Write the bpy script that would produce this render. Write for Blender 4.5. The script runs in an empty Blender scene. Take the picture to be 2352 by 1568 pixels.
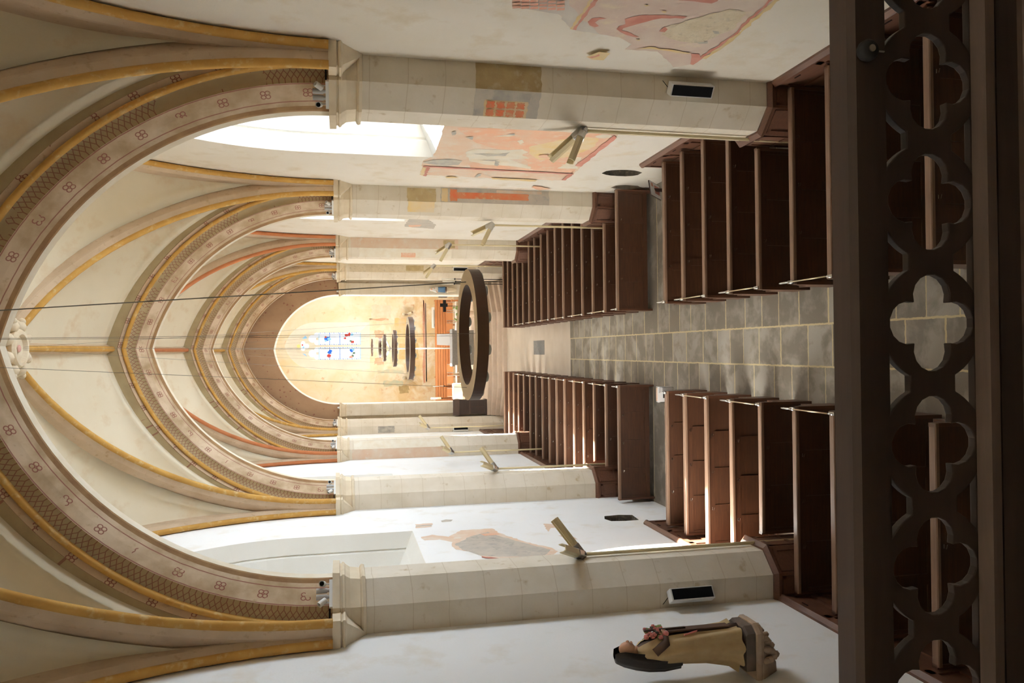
import bpy, math, random
from mathutils import Vector, Matrix
random.seed(7)
S = bpy.context.scene
COL = S.collection
PI = math.pi
def Rd(a): return math.radians(a)

# ------------------------------------------------------------------ objects
def tag(o, label=None, cat=None, group=None, kind=None):
    if label: o['label'] = label
    if cat: o['category'] = cat
    if group: o['group'] = group
    if kind: o['kind'] = kind
    return o
def thing(name, label, cat, loc=(0, 0, 0), rz=0.0, group=None):
    o = bpy.data.objects.new(name, None); COL.objects.link(o)
    o.empty_display_size = .1
    o.location = loc; o.rotation_euler = (0, 0, rz)
    return tag(o, label, cat, group)
def dup(root, loc, label=None, rz=None, group=None):
    r = root.copy(); COL.objects.link(r); r.location = loc
    if rz is not None: r.rotation_euler = (0, 0, rz)
    if label: r['label'] = label
    if group: r['group'] = group
    for ch in list(root.children):
        c = ch.copy(); COL.objects.link(c); c.parent = r
        for g in list(ch.children):
            d = g.copy(); COL.objects.link(d); d.parent = c
    return r

class MB:
    def __init__(s): s.v = []; s.f = []; s.m = []; s.uv = {}
    def face(s, idx, m=0, uv=None):
        s.f.append(tuple(idx)); s.m.append(m)
        if uv: s.uv[len(s.f) - 1] = uv
    def quad(s, pts, m=0, uv=None):
        n = len(s.v); s.v += [tuple(p) for p in pts]; s.face(range(n, n + len(pts)), m, uv)
    def box(s, x0, x1, y0, y1, z0, z1, m=0, mat=None):
        if x0 > x1: x0, x1 = x1, x0
        P = [(x0, y0, z0), (x1, y0, z0), (x1, y1, z0), (x0, y1, z0), (x0, y0, z1), (x1, y0, z1), (x1, y1, z1), (x0, y1, z1)]
        if mat: P = [tuple(mat @ Vector(p)) for p in P]
        n = len(s.v); s.v += P
        for q in ((0, 3, 2, 1), (4, 5, 6, 7), (0, 1, 5, 4), (1, 2, 6, 5), (2, 3, 7, 6), (3, 0, 4, 7)): s.face([n + i for i in q], m)
    def prism(s, poly, a, b, axis='z', m=0, mat=None):
        def P(p, t):
            q = {'z': (p[0], p[1], t), 'x': (t, p[0], p[1]), 'y': (p[0], t, p[1])}[axis]
            return tuple(mat @ Vector(q)) if mat else q
        n = len(s.v); k = len(poly)
        s.v += [P(p, a) for p in poly] + [P(p, b) for p in poly]
        s.face(range(n + k - 1, n - 1, -1), m); s.face(range(n + k, n + 2 * k), m)
        for i in range(k):
            j = (i + 1) % k; s.face((n + i, n + j, n + k + j, n + k + i), m)
    def rings(s, rings, m=0, closed=True, caps=True):
        n = len(s.v); k = len(rings[0])
        for r in rings: s.v += [tuple(p) for p in r]
        for a in range(len(rings) - 1):
            for i in range(k if closed else k - 1):
                j = (i + 1) % k
                s.face((n + a * k + i, n + a * k + j, n + (a + 1) * k + j, n + (a + 1) * k + i), m)
        if caps and closed:
            s.face(range(n + k - 1, n - 1, -1), m)
            e = n + (len(rings) - 1) * k; s.face(range(e, e + k), m)
    def tube(s, pts, r, n=8, m=0):
        pts = [Vector(p) for p in pts]; R = []
        rr = r if isinstance(r, (list, tuple)) else [r] * len(pts)
        up = None
        for i, p in enumerate(pts):
            t = (pts[min(i + 1, len(pts) - 1)] - pts[max(i - 1, 0)]).normalized()
            if up is None:
                up = Vector((0, 0, 1)) if abs(t.z) < .9 else Vector((1, 0, 0))
            a = t.cross(up).normalized(); b = a.cross(t).normalized(); up = b
            R.append([p + a * rr[i] * math.cos(2 * PI * k / n) + b * rr[i] * math.sin(2 * PI * k / n) for k in range(n)])
        s.rings(R, m)
    def lathe(s, prof, n=16, m=0, c=(0, 0, 0), mat=None):
        R = []
        for r, z in prof:
            ring = [Vector((c[0] + r * math.cos(2 * PI * k / n), c[1] + r * math.sin(2 * PI * k / n), c[2] + z)) for k in range(n)]
            R.append([mat @ p if mat else p for p in ring])
        s.rings(R, m)
    def ball(s, c, r, m=0, n=8, sc=(1, 1, 1)):
        R = []
        for i in range(n // 2 + 1):
            a = PI * max(.02, min(i / (n // 2), .98)) - PI / 2
            R.append([(c[0] + sc[0] * r * math.cos(a) * math.cos(2 * PI * k / n), c[1] + sc[1] * r * math.cos(a) * math.sin(2 * PI * k / n), c[2] + sc[2] * r * math.sin(a)) for k in range(n)])
        s.rings(R, m)
    def build(s, name, mats, parent=None, smooth=False, loc=None, bevel=0):
        me = bpy.data.meshes.new(name); me.from_pydata(s.v, [], s.f)
        if not isinstance(mats, (list, tuple)): mats = [mats]
        for x in mats: me.materials.append(x)
        me.polygons.foreach_set('material_index', s.m)
        if s.uv:
            ul = me.uv_layers.new(name='UVMap')
            for fi, uv in s.uv.items():
                p = me.polygons[fi]
                for k, li in enumerate(p.loop_indices): ul.data[li].uv = uv[k]
        if smooth: me.polygons.foreach_set('use_smooth', [True] * len(me.polygons))
        me.update()
        o = bpy.data.objects.new(name, me); COL.objects.link(o)
        if parent: o.parent = parent
        if loc: o.location = loc
        if bevel:
            b = o.modifiers.new('b', 'BEVEL'); b.width = bevel; b.segments = 2; b.limit_method = 'ANGLE'
        return o
def struct(o, label=None, cat=None):
    o['kind'] = 'structure'
    if label: o['label'] = label
    if cat: o['category'] = cat
    return o

# ------------------------------------------------------------------ materials
class NT:
    def __init__(s, name):
        s.mat = bpy.data.materials.new(name); s.mat.use_nodes = True
        s.t = s.mat.node_tree; s.t.nodes.clear()
        s.out = s.n('ShaderNodeOutputMaterial')
    def n(s, t, **k):
        x = s.t.nodes.new(t)
        for a, b in k.items(): setattr(x, a, b)
        return x
    def put(s, sock, v):
        if hasattr(v, 'is_output') or isinstance(v, bpy.types.NodeSocket): s.t.links.new(v, sock)
        elif v is not None:
            if isinstance(v, tuple) and len(v) == 3 and sock.type == 'RGBA': v = (*v, 1)
            sock.default_value = v
    def m(s, op, a, b=None, c=None):
        x = s.n('ShaderNodeMath', operation=op)
        for i, v in enumerate((a, b, c)):
            if v is not None: s.put(x.inputs[i], v)
        return x.outputs[0]
    def mix(s, f, a, b, bt='MIX'):
        x = s.n('ShaderNodeMix', data_type='RGBA', blend_type=bt)
        s.put(x.inputs[0], f); s.put(x.inputs[6], a); s.put(x.inputs[7], b)
        return x.outputs[2]
    def obj(s): return s.n('ShaderNodeTexCoord').outputs['Object']
    def uv(s):
        x = s.n('ShaderNodeSeparateXYZ'); s.t.links.new(s.n('ShaderNodeTexCoord').outputs['UV'], x.inputs[0])
        return x.outputs[0], x.outputs[1]
    def xyz(s, v=None):
        x = s.n('ShaderNodeSeparateXYZ'); s.t.links.new(v or s.obj(), x.inputs[0]); return x.outputs
    def sc(s, v, sx, sy, sz):
        x = s.n('ShaderNodeMapping'); s.t.links.new(v, x.inputs[0]); x.inputs[3].default_value = (sx, sy, sz); return x.outputs[0]
    def noise(s, scale, detail=4, vec=None, rough=.55, dist=0):
        x = s.n('ShaderNodeTexNoise'); x.inputs['Scale'].default_value = scale; x.inputs['Detail'].default_value = detail
        x.inputs['Roughness'].default_value = rough; x.inputs['Distortion'].default_value = dist
        s.t.links.new(vec or s.obj(), x.inputs['Vector']); return x.outputs[0]
    def ramp(s, f, a, b):
        x = s.n('ShaderNodeMapRange'); s.put(x.inputs[0], f); x.inputs[1].default_value = a; x.inputs[2].default_value = b
        return x.outputs[0]
    def done(s, col, rough=.85, metal=0, bump=None, bs=.1, bd=.02, spec=.3):
        p = s.n('ShaderNodeBsdfPrincipled'); s.put(p.inputs['Base Color'], col); s.put(p.inputs['Roughness'], rough)
        p.inputs['Metallic'].default_value = metal; p.inputs['Specular IOR Level'].default_value = spec
        if bump is not None:
            b = s.n('ShaderNodeBump'); b.inputs['Strength'].default_value = bs; b.inputs['Distance'].default_value = bd
            s.put(b.inputs['Height'], bump); s.t.links.new(b.outputs[0], p.inputs['Normal'])
        s.t.links.new(p.outputs[0], s.out.inputs[0]); return s.mat

def lin(r, g, b):
    f = lambda c: (c / 255 / 12.92) if c / 255 <= .04045 else ((c / 255 + .055) / 1.055) ** 2.4
    return (f(r), f(g), f(b))
def plain(name, col, rough=.6, metal=0, spec=.3):
    t = NT(name); return t.done(col, rough, metal, spec=spec)
def mottled(name, a, b, scale=2., c=None, cs=9., rough=.9, bs=.15, lo=.35, hi=.65, stretch=None):
    t = NT(name); v = t.obj()
    if stretch: v = t.sc(v, *stretch)
    n1 = t.noise(scale, 6, v); col = t.mix(t.ramp(n1, lo, hi), a, b)
    if c: col = t.mix(t.ramp(t.noise(cs, 5, v, .6), .55, .72), col, c)
    return t.done(col, rough, bump=t.noise(40, 4), bs=bs, bd=.01)
def emis(name, col, st):
    t = NT(name); e = t.n('ShaderNodeEmission'); e.inputs[0].default_value = (*col, 1); e.inputs[1].default_value = st
    t.t.links.new(e.outputs[0], t.out.inputs[0]); return t.mat

M = {}
M['wall'] = mottled('wall_plaster', (.85, .81, .73), (.80, .745, .64), .7, (.72, .64, .50), 1.7, lo=.4, hi=.7)
M['lwall'] = mottled('left_wall_plaster', (.81, .81, .80), (.78, .77, .74), .6, (.73, .69, .62), 1.5, lo=.45, hi=.75)
M['vault'] = mottled('vault_plaster', (.73, .66, .51), (.69, .61, .45), .8, (.66, .53, .36), 2.2, lo=.4, hi=.7, bs=.05)
M['niche'] = mottled('window_splay_plaster', (.80, .79, .74), (.74, .72, .66), 1.)
def pier_mat():
    t = NT('pier_stone'); x = t.xyz()
    row = t.m('FRACT', t.m('DIVIDE', t.m('ADD', x[2], t.m('MULTIPLY', t.noise(1.5, 2), .06)), .44))
    j = t.m('LESS_THAN', row, .022)
    col = t.mix(t.ramp(t.noise(1.6, 6), .35, .7), (.72, .66, .56), (.62, .55, .43))
    col = t.mix(t.m('MULTIPLY', j, .45), col, (.45, .36, .24))
    col = t.mix(t.ramp(t.noise(6, 5), .62, .75), col, (.50, .40, .26))
    return t.done(col, .9, bump=t.noise(30, 4), bs=.15, bd=.01)
M['pier'] = pier_mat()
M['cap'] = mottled('carved_capital_stone', (.72, .63, .48), (.62, .52, .37), 3)

# painted arch bands (UV: u metres along the arch, v metres across the band)
PINK, PINK2 = (.60, .47, .34), (.50, .38, .26)
OLIVE, OLIVE2 = (.42, .34, .20), (.34, .26, .145)
YEL, YEL2 = (.56, .33, .09), (.46, .25, .06)
MAR = (.22, .065, .05)
def flower_mat(name, a, b, per, vmid, c=.03, r=.03, w=.007, line=None, fade=.42):
    t = NT(name); u, v = t.uv()
    col = t.mix(t.ramp(t.noise(2.2, 6), .38, .66), a, b)
    k = t.m('DIVIDE', u, per); f = t.m('MULTIPLY', t.m('SUBTRACT', t.m('FRACT', k), .5), per)
    dv = t.m('SUBTRACT', v, vmid)
    ax = t.m('SUBTRACT', t.m('ABSOLUTE', f), c); ay = t.m('SUBTRACT', t.m('ABSOLUTE', dv), c)
    d = t.m('SQRT', t.m('ADD', t.m('MULTIPLY', ax, ax), t.m('MULTIPLY', ay, ay)))
    ring = t.m('LESS_THAN', t.m('ABSOLUTE', t.m('SUBTRACT', d, r)), w)
    keep = t.m('GREATER_THAN', t.noise(3.1, 3), fade)
    col = t.mix(t.m('MULTIPLY', t.m('MULTIPLY', ring, keep), .85), col, MAR)
    for lv in (line or ()):
        l = t.m('LESS_THAN', t.m('ABSOLUTE', t.m('SUBTRACT', v, t.m('ADD', lv, t.m('MULTIPLY', t.m('SUBTRACT', t.noise(5, 2), .5), .012)))), .007)
        col = t.mix(t.m('MULTIPLY', l, .8), col, MAR)
    col = t.mix(t.ramp(t.noise(11, 5), .6, .78), col, (.40, .29, .17))
    return t.done(col, .9, bump=t.noise(35, 3), bs=.12, bd=.008)
def lattice_mat(name, a, b, per, v0, v1, thr=.5):
    t = NT(name); u, v = t.uv()
    col = t.mix(t.ramp(t.noise(2., 6), .38, .66), a, b)
    tri = t.m('MULTIPLY', t.m('ABSOLUTE', t.m('SUBTRACT', t.m('FRACT', t.m('DIVIDE', u, per)), .5)), 2)
    vn = t.ramp(v, v0, v1)
    d1 = t.m('ABSOLUTE', t.m('SUBTRACT', tri, vn)); d2 = t.m('ABSOLUTE', t.m('SUBTRACT', t.m('SUBTRACT', 1, tri), vn))
    ln = t.m('LESS_THAN', t.m('MINIMUM', d1, d2), .09)
    keep = t.m('GREATER_THAN', t.noise(.9, 3), thr)
    col = t.mix(t.m('MULTIPLY', t.m('MULTIPLY', ln, keep), .7), col, MAR)
    return t.done(col, .9, bump=t.noise(35, 3), bs=.12, bd=.008)
M['olive'] = lattice_mat('olive_scrolled_paint', OLIVE, OLIVE2, .3, .03, .15, .66)
M['pinkband'] = flower_mat('pink_flowered_paint', PINK, PINK2, .42, .055, .021, .021, .005, (.005,))
M['roll'] = mottled('ochre_painted_roll', YEL, YEL2, 3, (.60, .44, .22), 9)
M['rollred'] = mottled('red_painted_roll', (.50, .19, .08), (.42, .15, .06), 3)
M['lattice'] = lattice_mat('olive_lattice_paint', (.44, .355, .22), (.37, .285, .165), .13, .02, .12, .46)
M['soffit'] = flower_mat('pink_flowered_soffit_paint', (.60, .47, .34), (.36, .255, .145), .46, .13, .025, .025, .006, (.012, .25))
M['brownedge'] = mottled('brown_painted_edge', (.34, .21, .10), (.25, .14, .07), 4)
M['softstone'] = mottled('pale_arch_stone', (.74, .68, .56), (.66, .58, .44), 3)
M['ribpink'] = flower_mat('pink_flowered_rib_paint', PINK, PINK2, .36, .09, .02, .02, .005, (.012,), .36)
M['chancelpaint'] = flower_mat('russet_speckled_paint', (.36, .235, .145), (.30, .19, .115), .2, 9., line=None)
def speck():
    t = NT('russet_flower_speckled_wall'); 
    col = t.mix(t.ramp(t.noise(1.2, 5), .35, .65), (.40, .26, .16), (.33, .205, .125))
    w = t.n('ShaderNodeTexVoronoi'); w.inputs['Scale'].default_value = 5.5; t.t.links.new(t.obj(), w.inputs[0])
    s1 = t.m('LESS_THAN', w.outputs[0], .22); s2 = t.m('GREATER_THAN', t.noise(30, 2), .5)
    col = t.mix(t.m('MULTIPLY', t.m('MULTIPLY', s1, s2), .7), col, (.22, .06, .05))
    return t.done(col, .9)
M['speck'] = speck()

def wood(name, a, b, rough=.42, axis=(1, 12, 12), spec=.4, scale=2.5):
    t = NT(name); v = t.sc(t.obj(), *axis)
    n = t.noise(scale, 6, v, .6, .4); col = t.mix(t.ramp(n, .3, .7), a, b)
    return t.done(col, rough, bump=n, bs=.08, bd=.004, spec=spec)
M['oak'] = wood('dark_oak', (.066, .026, .0115), (.036, .0135, .0065))
M['oakend'] = wood('dark_oak_upright', (.09, .036, .018), (.05, .02, .01), axis=(12, 12, 1.2))
M['rail'] = wood('oak_rail_painted_lit', (.22, .135, .092), (.15, .088, .058), .40)  # paler than the pew oak: light caught by the rail tops is painted in
M['wain'] = wood('wainscot_oak', (.12, .052, .029), (.075, .031, .017), axis=(12, 1, 12))
M['para'] = wood('parapet_oak', (.033, .021, .017), (.021, .0135, .0115), .5, spec=.3)
M['parapale'] = wood('parapet_paler_moulding', (.085, .06, .052), (.055, .038, .033), .5)  # paler tone than the rest of the parapet oak
M['slat'] = wood('orange_wood_slats', (.52, .22, .085), (.42, .165, .06), .4)
M['darkwood'] = wood('ebony_brown_wood', (.04, .022, .016), (.025, .013, .01), .4)
M['chrome'] = plain('chrome', (.75, .75, .74), .18, 1)
M['steel'] = plain('brushed_steel', (.55, .54, .52), .35, 1)
M['cream'] = plain('cream_enamel', (.62, .53, .33), .4)
M['brass'] = plain('pale_brass_rod', (.72, .62, .45), .3, .9)
M['black'] = plain('black_paint', (.01, .01, .011), .6, 0, .15)
M['grille'] = plain('black_speaker_grille', (.006, .006, .007), .8, 0, .1)
M['whitep'] = plain('white_painted_metal', (.75, .75, .73), .4)
M['greyp'] = plain('grey_painted_metal', (.45, .45, .45), .4)
M['paper'] = plain('white_paper', (.82, .82, .84), .8)
M['card'] = plain('beige_card', (.60, .42, .32), .8)
M['wax'] = plain('white_wax', (.85, .83, .76), .5)
M['cable'] = plain('steel_cable', (.22, .21, .18), .5, .3)
M['ringside'] = plain('brown_ring_side', (.085, .045, .028), .45)
M['ringtop_lit'] = plain('ring_top_painted_lit', (.72, .57, .37), .28, 0, .6)  # same brown ring as the sides; light falling on top is put into the colour
M['lens'] = plain('clear_lens', (.62, .66, .64), .15, .3)
M['greystone'] = mottled('grey_altar_stone', (.22, .21, .20), (.16, .15, .145), 20)
M['step'] = mottled('pale_step_stone', (.60, .49, .40), (.52, .42, .34), 2.5)
M['cloth'] = plain('white_linen', (.85, .84, .80), .9)
M['leafg'] = plain('green_leaf', (.20, .27, .10), .6)
M['tray'] = mottled('rough_dark_rubble', (.10, .085, .06), (.045, .04, .032), 12, (.22, .18, .12), 20, bs=.8)
# mural paints
M['mauve'] = mottled('mauve_mural_paint', (.62, .52, .44), (.55, .42, .36), 2.5, (.66, .56, .42), 4)
M['greyplaster'] = mottled('greyish_plaster', (.60, .56, .50), (.52, .47, .43), 3)
M['rose'] = mottled('rose_beige_mural_paint', (.68, .56, .45), (.66, .47, .34), 3, (.68, .62, .54), 5)
M['orange'] = mottled('orange_red_mural_paint', (.68, .37, .24), (.67, .47, .34), 3., (.70, .58, .47), 6)
M['yellow'] = mottled('yellow_mural_paint', (.68, .50, .23), (.68, .56, .38), 4)
M['ochre'] = mottled('ochre_mural_paint', (.62, .45, .20), (.62, .50, .30), 6)
M['red'] = mottled('red_mural_paint', (.36, .135, .10), (.44, .21, .16), 5)
M['rosered'] = mottled('pink_red_mural_paint', (.60, .25, .22), (.64, .40, .34), 5)
M['brick'] = mottled('faded_brick_red_paint', (.58, .27, .19), (.56, .36, .27), 8)
M['brightred'] = mottled('vermilion_mural_paint', (.52, .13, .055), (.48, .20, .10), 6, (.56, .42, .25), 9)
M['white'] = mottled('white_mural_paint', (.76, .72, .62), (.70, .62, .48), 4)
M['grey'] = mottled('grey_mural_paint', (.30, .28, .25), (.48, .44, .37), 6)
M['stone'] = mottled('bare_weathered_stone', (.50, .45, .38), (.42, .38, .33), 5, (.33, .31, .28), 8)
M['roughplaster'] = mottled('rough_cream_plaster', (.62, .54, .41), (.56, .47, .33), 5, (.42, .36, .27), 14, bs=.6)
M['dirtyochre'] = mottled('brown_ochre_patch', (.46, .36, .19), (.38, .28, .14), 5, (.50, .42, .28), 9)
M['teal'] = mottled('pale_teal_mural_paint', (.52, .57, .47), (.66, .60, .44), 4)
def east_mat():
    t = NT('ochre_stained_plaster')
    col = t.mix(t.ramp(t.noise(.9, 6, None, .6, .5), .42, .66), (.82, .78, .68), (.78, .68, .48))
    z = t.xyz()[2]
    low = t.m('MULTIPLY', t.ramp(t.m('ADD', z, t.m('MULTIPLY', t.noise(.8, 4), 1.6)), 6.2, 4.2), .75)
    col = t.mix(t.m('MULTIPLY', low, t.ramp(t.noise(1.6, 6, None, .6, .6), .40, .58)), col, (.68, .50, .24))
    col = t.mix(t.ramp(t.noise(2.7, 6, None, .6), .60, .72), col, (.68, .47, .30))
    return t.done(col, .9)
M['east'] = east_mat()
def floor_mat():
    t = NT('church_paving'); p = t.obj(); x = t.xyz(p)
    wob = t.m('MULTIPLY', t.m('SUBTRACT', t.noise(9, 4, None, .65), .5), .035)
    X = t.m('ADD', x[0], wob); Y = t.m('ADD', x[1], wob)
    c1 = t.m('GREATER_THAN', X, -.37); c2 = t.m('GREATER_THAN', X, .22); c = t.m('ADD', c1, c2)
    yy = t.m('ADD', Y, t.m('ADD', t.m('MULTIPLY', c, .37), t.m('MULTIPLY', t.m('SINE', t.m('ADD', t.m('MULTIPLY', Y, 1.9), t.m('MULTIPLY', c, 2.1))), .13)))
    k = t.m('DIVIDE', yy, t.m('ADD', .5, t.m('MULTIPLY', c, .05)))
    fr = t.m('FRACT', k); dj = t.m('MINIMUM', fr, t.m('SUBTRACT', 1, fr))
    jy = t.m('LESS_THAN', dj, .02)
    jx = t.m('MAXIMUM', t.m('LESS_THAN', t.m('ABSOLUTE', t.m('ADD', X, .37)), .013), t.m('LESS_THAN', t.m('ABSOLUTE', t.m('SUBTRACT', X, .22)), .013))
    joint = t.m('MAXIMUM', jx, jy)
    cv = t.n('ShaderNodeCombineXYZ'); t.put(cv.inputs[0], t.m('FLOOR', k)); t.put(cv.inputs[1], c)
    wn = t.n('ShaderNodeTexWhiteNoise', noise_dimensions='2D'); t.t.links.new(cv.outputs[0], wn.inputs['Vector'])
    slab = t.mix(wn.outputs[0], (.31, .285, .25), (.21, .185, .155))
    st = t.ramp(t.m('ADD', t.noise(2.6, 4, None, .6, .2), t.m('MULTIPLY', wn.outputs[0],   .2)), .50, .66)
    slab = t.mix(t.m('MULTIPLY', st, .85), slab, (.115, .095, .072))
    slab = t.mix(t.m('MULTIPLY', t.noise(50, 3), .35), slab, (.20, .18, .15))
    old = t.mix(joint, slab, (.50, .41, .24))
    pale = t.mix(t.ramp(t.noise(1.4, 4), .35, .7), (.62, .54, .46), (.54, .46, .38))
    pj = t.m('LESS_THAN', t.m('FRACT', t.m('DIVIDE', Y, .9)), .012)
    pale = t.mix(t.m('MULTIPLY', pj, .5), pale, (.4, .33, .26))
    col = t.mix(t.m('GREATER_THAN', x[1], 21.73), old, pale)
    return t.done(col, .5, bump=t.noise(60, 4), bs=.2, bd=.004, spec=.4)
M['floor'] = floor_mat()
def glass_mat():
    t = NT('clear_window_glass'); a = t.n('ShaderNodeBsdfTransparent'); a.inputs[0].default_value = (.93, .95, .94, 1)
    g = t.n('ShaderNodeBsdfGlossy'); g.inputs['Roughness'].default_value = .1
    m = t.n('ShaderNodeMixShader'); m.inputs[0].default_value = .06
    t.t.links.new(a.outputs[0], m.inputs[1]); t.t.links.new(g.outputs[0], m.inputs[2]); t.t.links.new(m.outputs[0], t.out.inputs[0]); return t.mat
M['glass'] = glass_mat()
M['litwhite'] = emis('daylit_pale_glass', (.93, .97, 1.), 1.0)
M['litblue'] = emis('daylit_blue_glass', (.05, .22, .85), .75)
M['litsky'] = emis('daylit_light_blue_glass', (.35, .7, 1.), .85)
M['litred'] = emis('daylit_red_glass', (.85, .10, .08), .7)
M['lityellow'] = emis('daylit_yellow_glass', (1., .75, .25), .9)
M['litgreen'] = emis('daylit_green_glass', (.25, .42, .25), .5)
# statue paints
M['habit'] = mottled('cream_painted_habit', (.52, .40, .23), (.45, .33, .18), 6)
M['veil'] = plain('black_painted_veil', (.022, .018, .018), .4)
M['brownrobe'] = plain('brown_painted_robe', (.085, .05, .035), .6)
M['skin'] = plain('painted_flesh', (.62, .36, .25), .5)
M['rosep'] = plain('pink_painted_rose', (.58, .20, .19), .6)
M['plinth'] = mottled('dark_painted_plinth', (.10, .085, .075), (.15, .11, .09), 8)
M['console'] = mottled('carved_console_stone', (.46, .36, .28), (.38, .28, .21), 8)
M['bluerobe'] = plain('blue_painted_robe', (.10, .20, .34), .6)
# ------------------------------------------------------------------ building
import bmesh
CX, CH = -.10, 6.5
HW = 3.34                      # half width of the nave
PD = [9.2, 16.4, 24.0, 31.3]   # near faces of the four pairs of piers
SPR = 6.60                     # springing height
RI, C0 = 3.656, .876           # arch intrados radius, centre offset
APX = 10.15

def pointed(cx, half, z0, zs, za, n=10):
    """outline of a pointed opening in (a, z), counter-clockwise from the lower left"""
    h = za - zs; R = (half * half + h * h) / (2 * half); pts = [(cx - half, z0), (cx + half, z0)]
    th = math.asin(h / R) if h <= R else PI - math.asin(min(1, h / R))
    if R < half: th = PI - math.asin(h / R)
    for i in range(n + 1):
        a = th * i / n; pts.append((cx + half - R + R * math.cos(a), zs + R * math.sin(a)))
    for i in range(n - 1, -1, -1):
        a = th * i / n; pts.append((cx - half + R - R * math.cos(a), zs + R * math.sin(a)))
    return pts
def holed(name, outer, holes, fn, mat):
    bm = bmesh.new(); edges = []
    for lp in [outer] + holes:
        vs = [bm.verts.new(fn(p)) for p in lp]
        for i in range(len(vs)): edges.append(bm.edges.new((vs[i], vs[(i + 1) % len(vs)])))
    bmesh.ops.triangle_fill(bm, use_beauty=True, use_dissolve=False, edges=edges)
    me = bpy.data.meshes.new(name); bm.to_mesh(me); bm.free(); me.materials.append(mat)
    o = bpy.data.objects.new(name, me); COL.objects.link(o); return o
def scale_loop(lp, cx, z0, k, z1=None, kz=None):
    return lp

# side walls with pointed windows (right) and blind window recesses (left)
RWIN = [(12.35, 1.52, 4.86, 6.95, 9.7), (19.35, 1.5, 4.80, 6.95, 9.6), (26.8, 1.5, 4.8, 6.9, 9.6)]
LWIN = [(12.74, 1.5, 5.24, 7.2, 9.6), (19.6, 1.48, 5.16, 7.1, 9.5), (27.0, 1.4, 5.1, 7.0, 9.3)]
def blob(cx, cz, rx, rz, n=14, seed=1, j=.18):
    r = random.Random(seed)
    return [(cx + rx * math.cos(2 * PI * i / n) * (1 + r.uniform(-j, j)), cz + rz * math.sin(2 * PI * i / n) * (1 + r.uniform(-j, j))) for i in range(n)]
RREC = [blob(14.47, 1.08, .27, .40, 16, 3, .08), blob(15.72, .50, .20, .33, 12, 5, .2)]
LREC = [[(14.05, .98), (14.5, .94), (14.58, 1.2), (14.54, 1.5), (14.3, 1.58), (14.08, 1.52), (14.03, 1.25)]]
def win_loops(w, side):
    c, h, z0, zs, za = w
    A = pointed(c, h, z0, zs, za); B = pointed(c, h - .13, z0 + .12, zs, za - .14)
    Cc = pointed(c, h - .38, z0 + .42, zs + .1, za - .7)
    return A, B, Cc
GL = {}
for side, wins, recs, nm in ((1, RWIN, RREC, 'wall_right'), (-1, LWIN, LREC, 'wall_left')):
    holes = [pointed(*w[:2], *w[2:]) for w in wins] + recs
    o = holed(nm, [(-3, 0), (32.3, 0), (32.3, 12.2), (-3, 12.2)], holes, lambda p, s=side: (s * HW, p[0], p[1]), M['wall'] if side > 0 else M['lwall'])
    struct(o)
    for i, w in enumerate(wins):
        A, B, Cc = win_loops(w, side)
        mb = MB(); s = side
        L = lambda lp, dx: [(s * (HW + dx), a, z) for a, z in lp]
        mb.rings([L(A, 0), L(B, .26), L(pointed(w[0], w[1] - .11, w[2] + .13, w[3], w[4] - .12), .28), L(pointed(w[0], w[1] - .15, w[2] + .15, w[3], w[4] - .16), .31), L(Cc, .85)], 0, True, False)
        k = (i + 1) if side > 0 else (i + 4)
        fr = mb.build('window_%d' % k, M['niche']); struct(fr)
        if side > 0:
            g = MB(); g.quad(L(Cc, .85)); g.build('window_glass', M['glass'], fr)
            lead = MB()
            for zz in [w[2] + .42 + .5 * q for q in range(1, 7)]: lead.box(HW + .83, HW + .87, w[0] - 1.1, w[0] + 1.1, zz - .012, zz + .012)
            lead.box(HW + .82, HW + .88, w[0] - .03, w[0] + .03, w[2] + .42, w[4] - .7)
            lead.build('glazing_bars', M['greyp'], fr)
            GL[i] = (w[0], (w[2] + .42 + w[4] - .9) / 2, 2.0, w[4] - .9 - w[2] - .42)
        else:
            g = MB(); g.quad(L(Cc, .85)); g.build('blind_infill', M['niche'], fr)
    for i, rc in enumerate(recs):
        mb = MB(); s = side; dp = .34 if not (side > 0 and i == 1) else .12
        cx = sum(p[0] for p in rc) / len(rc); cz = sum(p[1] for p in rc) / len(rc)
        inn = [(cx + (p[0] - cx) * .86, cz + (p[1] - cz) * .86) for p in rc]
        mb.rings([[(s * HW, a, z) for a, z in rc], [(s * (HW + dp), a, z) for a, z in inn]], 0, True, False)
        mb.quad([(s * (HW + dp), a, z) for a, z in inn])
        o = mb.build('wall_recess', M['tray'] if not (side > 0 and i == 1) else M['stone'])
        tag(o, ['rough dark oval recess broken into the right wall beside the cross aisle', 'small shallow recess low in the right wall close to the second pier'][i] if side > 0 else 'rough dark squarish recess broken into the left wall beside the cross aisle', 'recess')
# floor, west wall, loft floor
mb = MB(); mb.box(-3.6, 3.6, -3, 32.6, -.2, 0); struct(mb.build('floor', M['floor']))
mb = MB(); mb.quad([(-3.6, -3, 0), (3.6, -3, 0), (3.6, -3, 12.2), (-3.6, -3, 12.2)]); struct(mb.build('wall_back', M['pier']))
mb = MB(); mb.box(-3.3, 3.3, -2.95, 1.56, 4.35, 4.6); struct(mb.build('loft_floor', M['para']), 'wooden loft floor behind the pierced parapet', 'floor')

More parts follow.
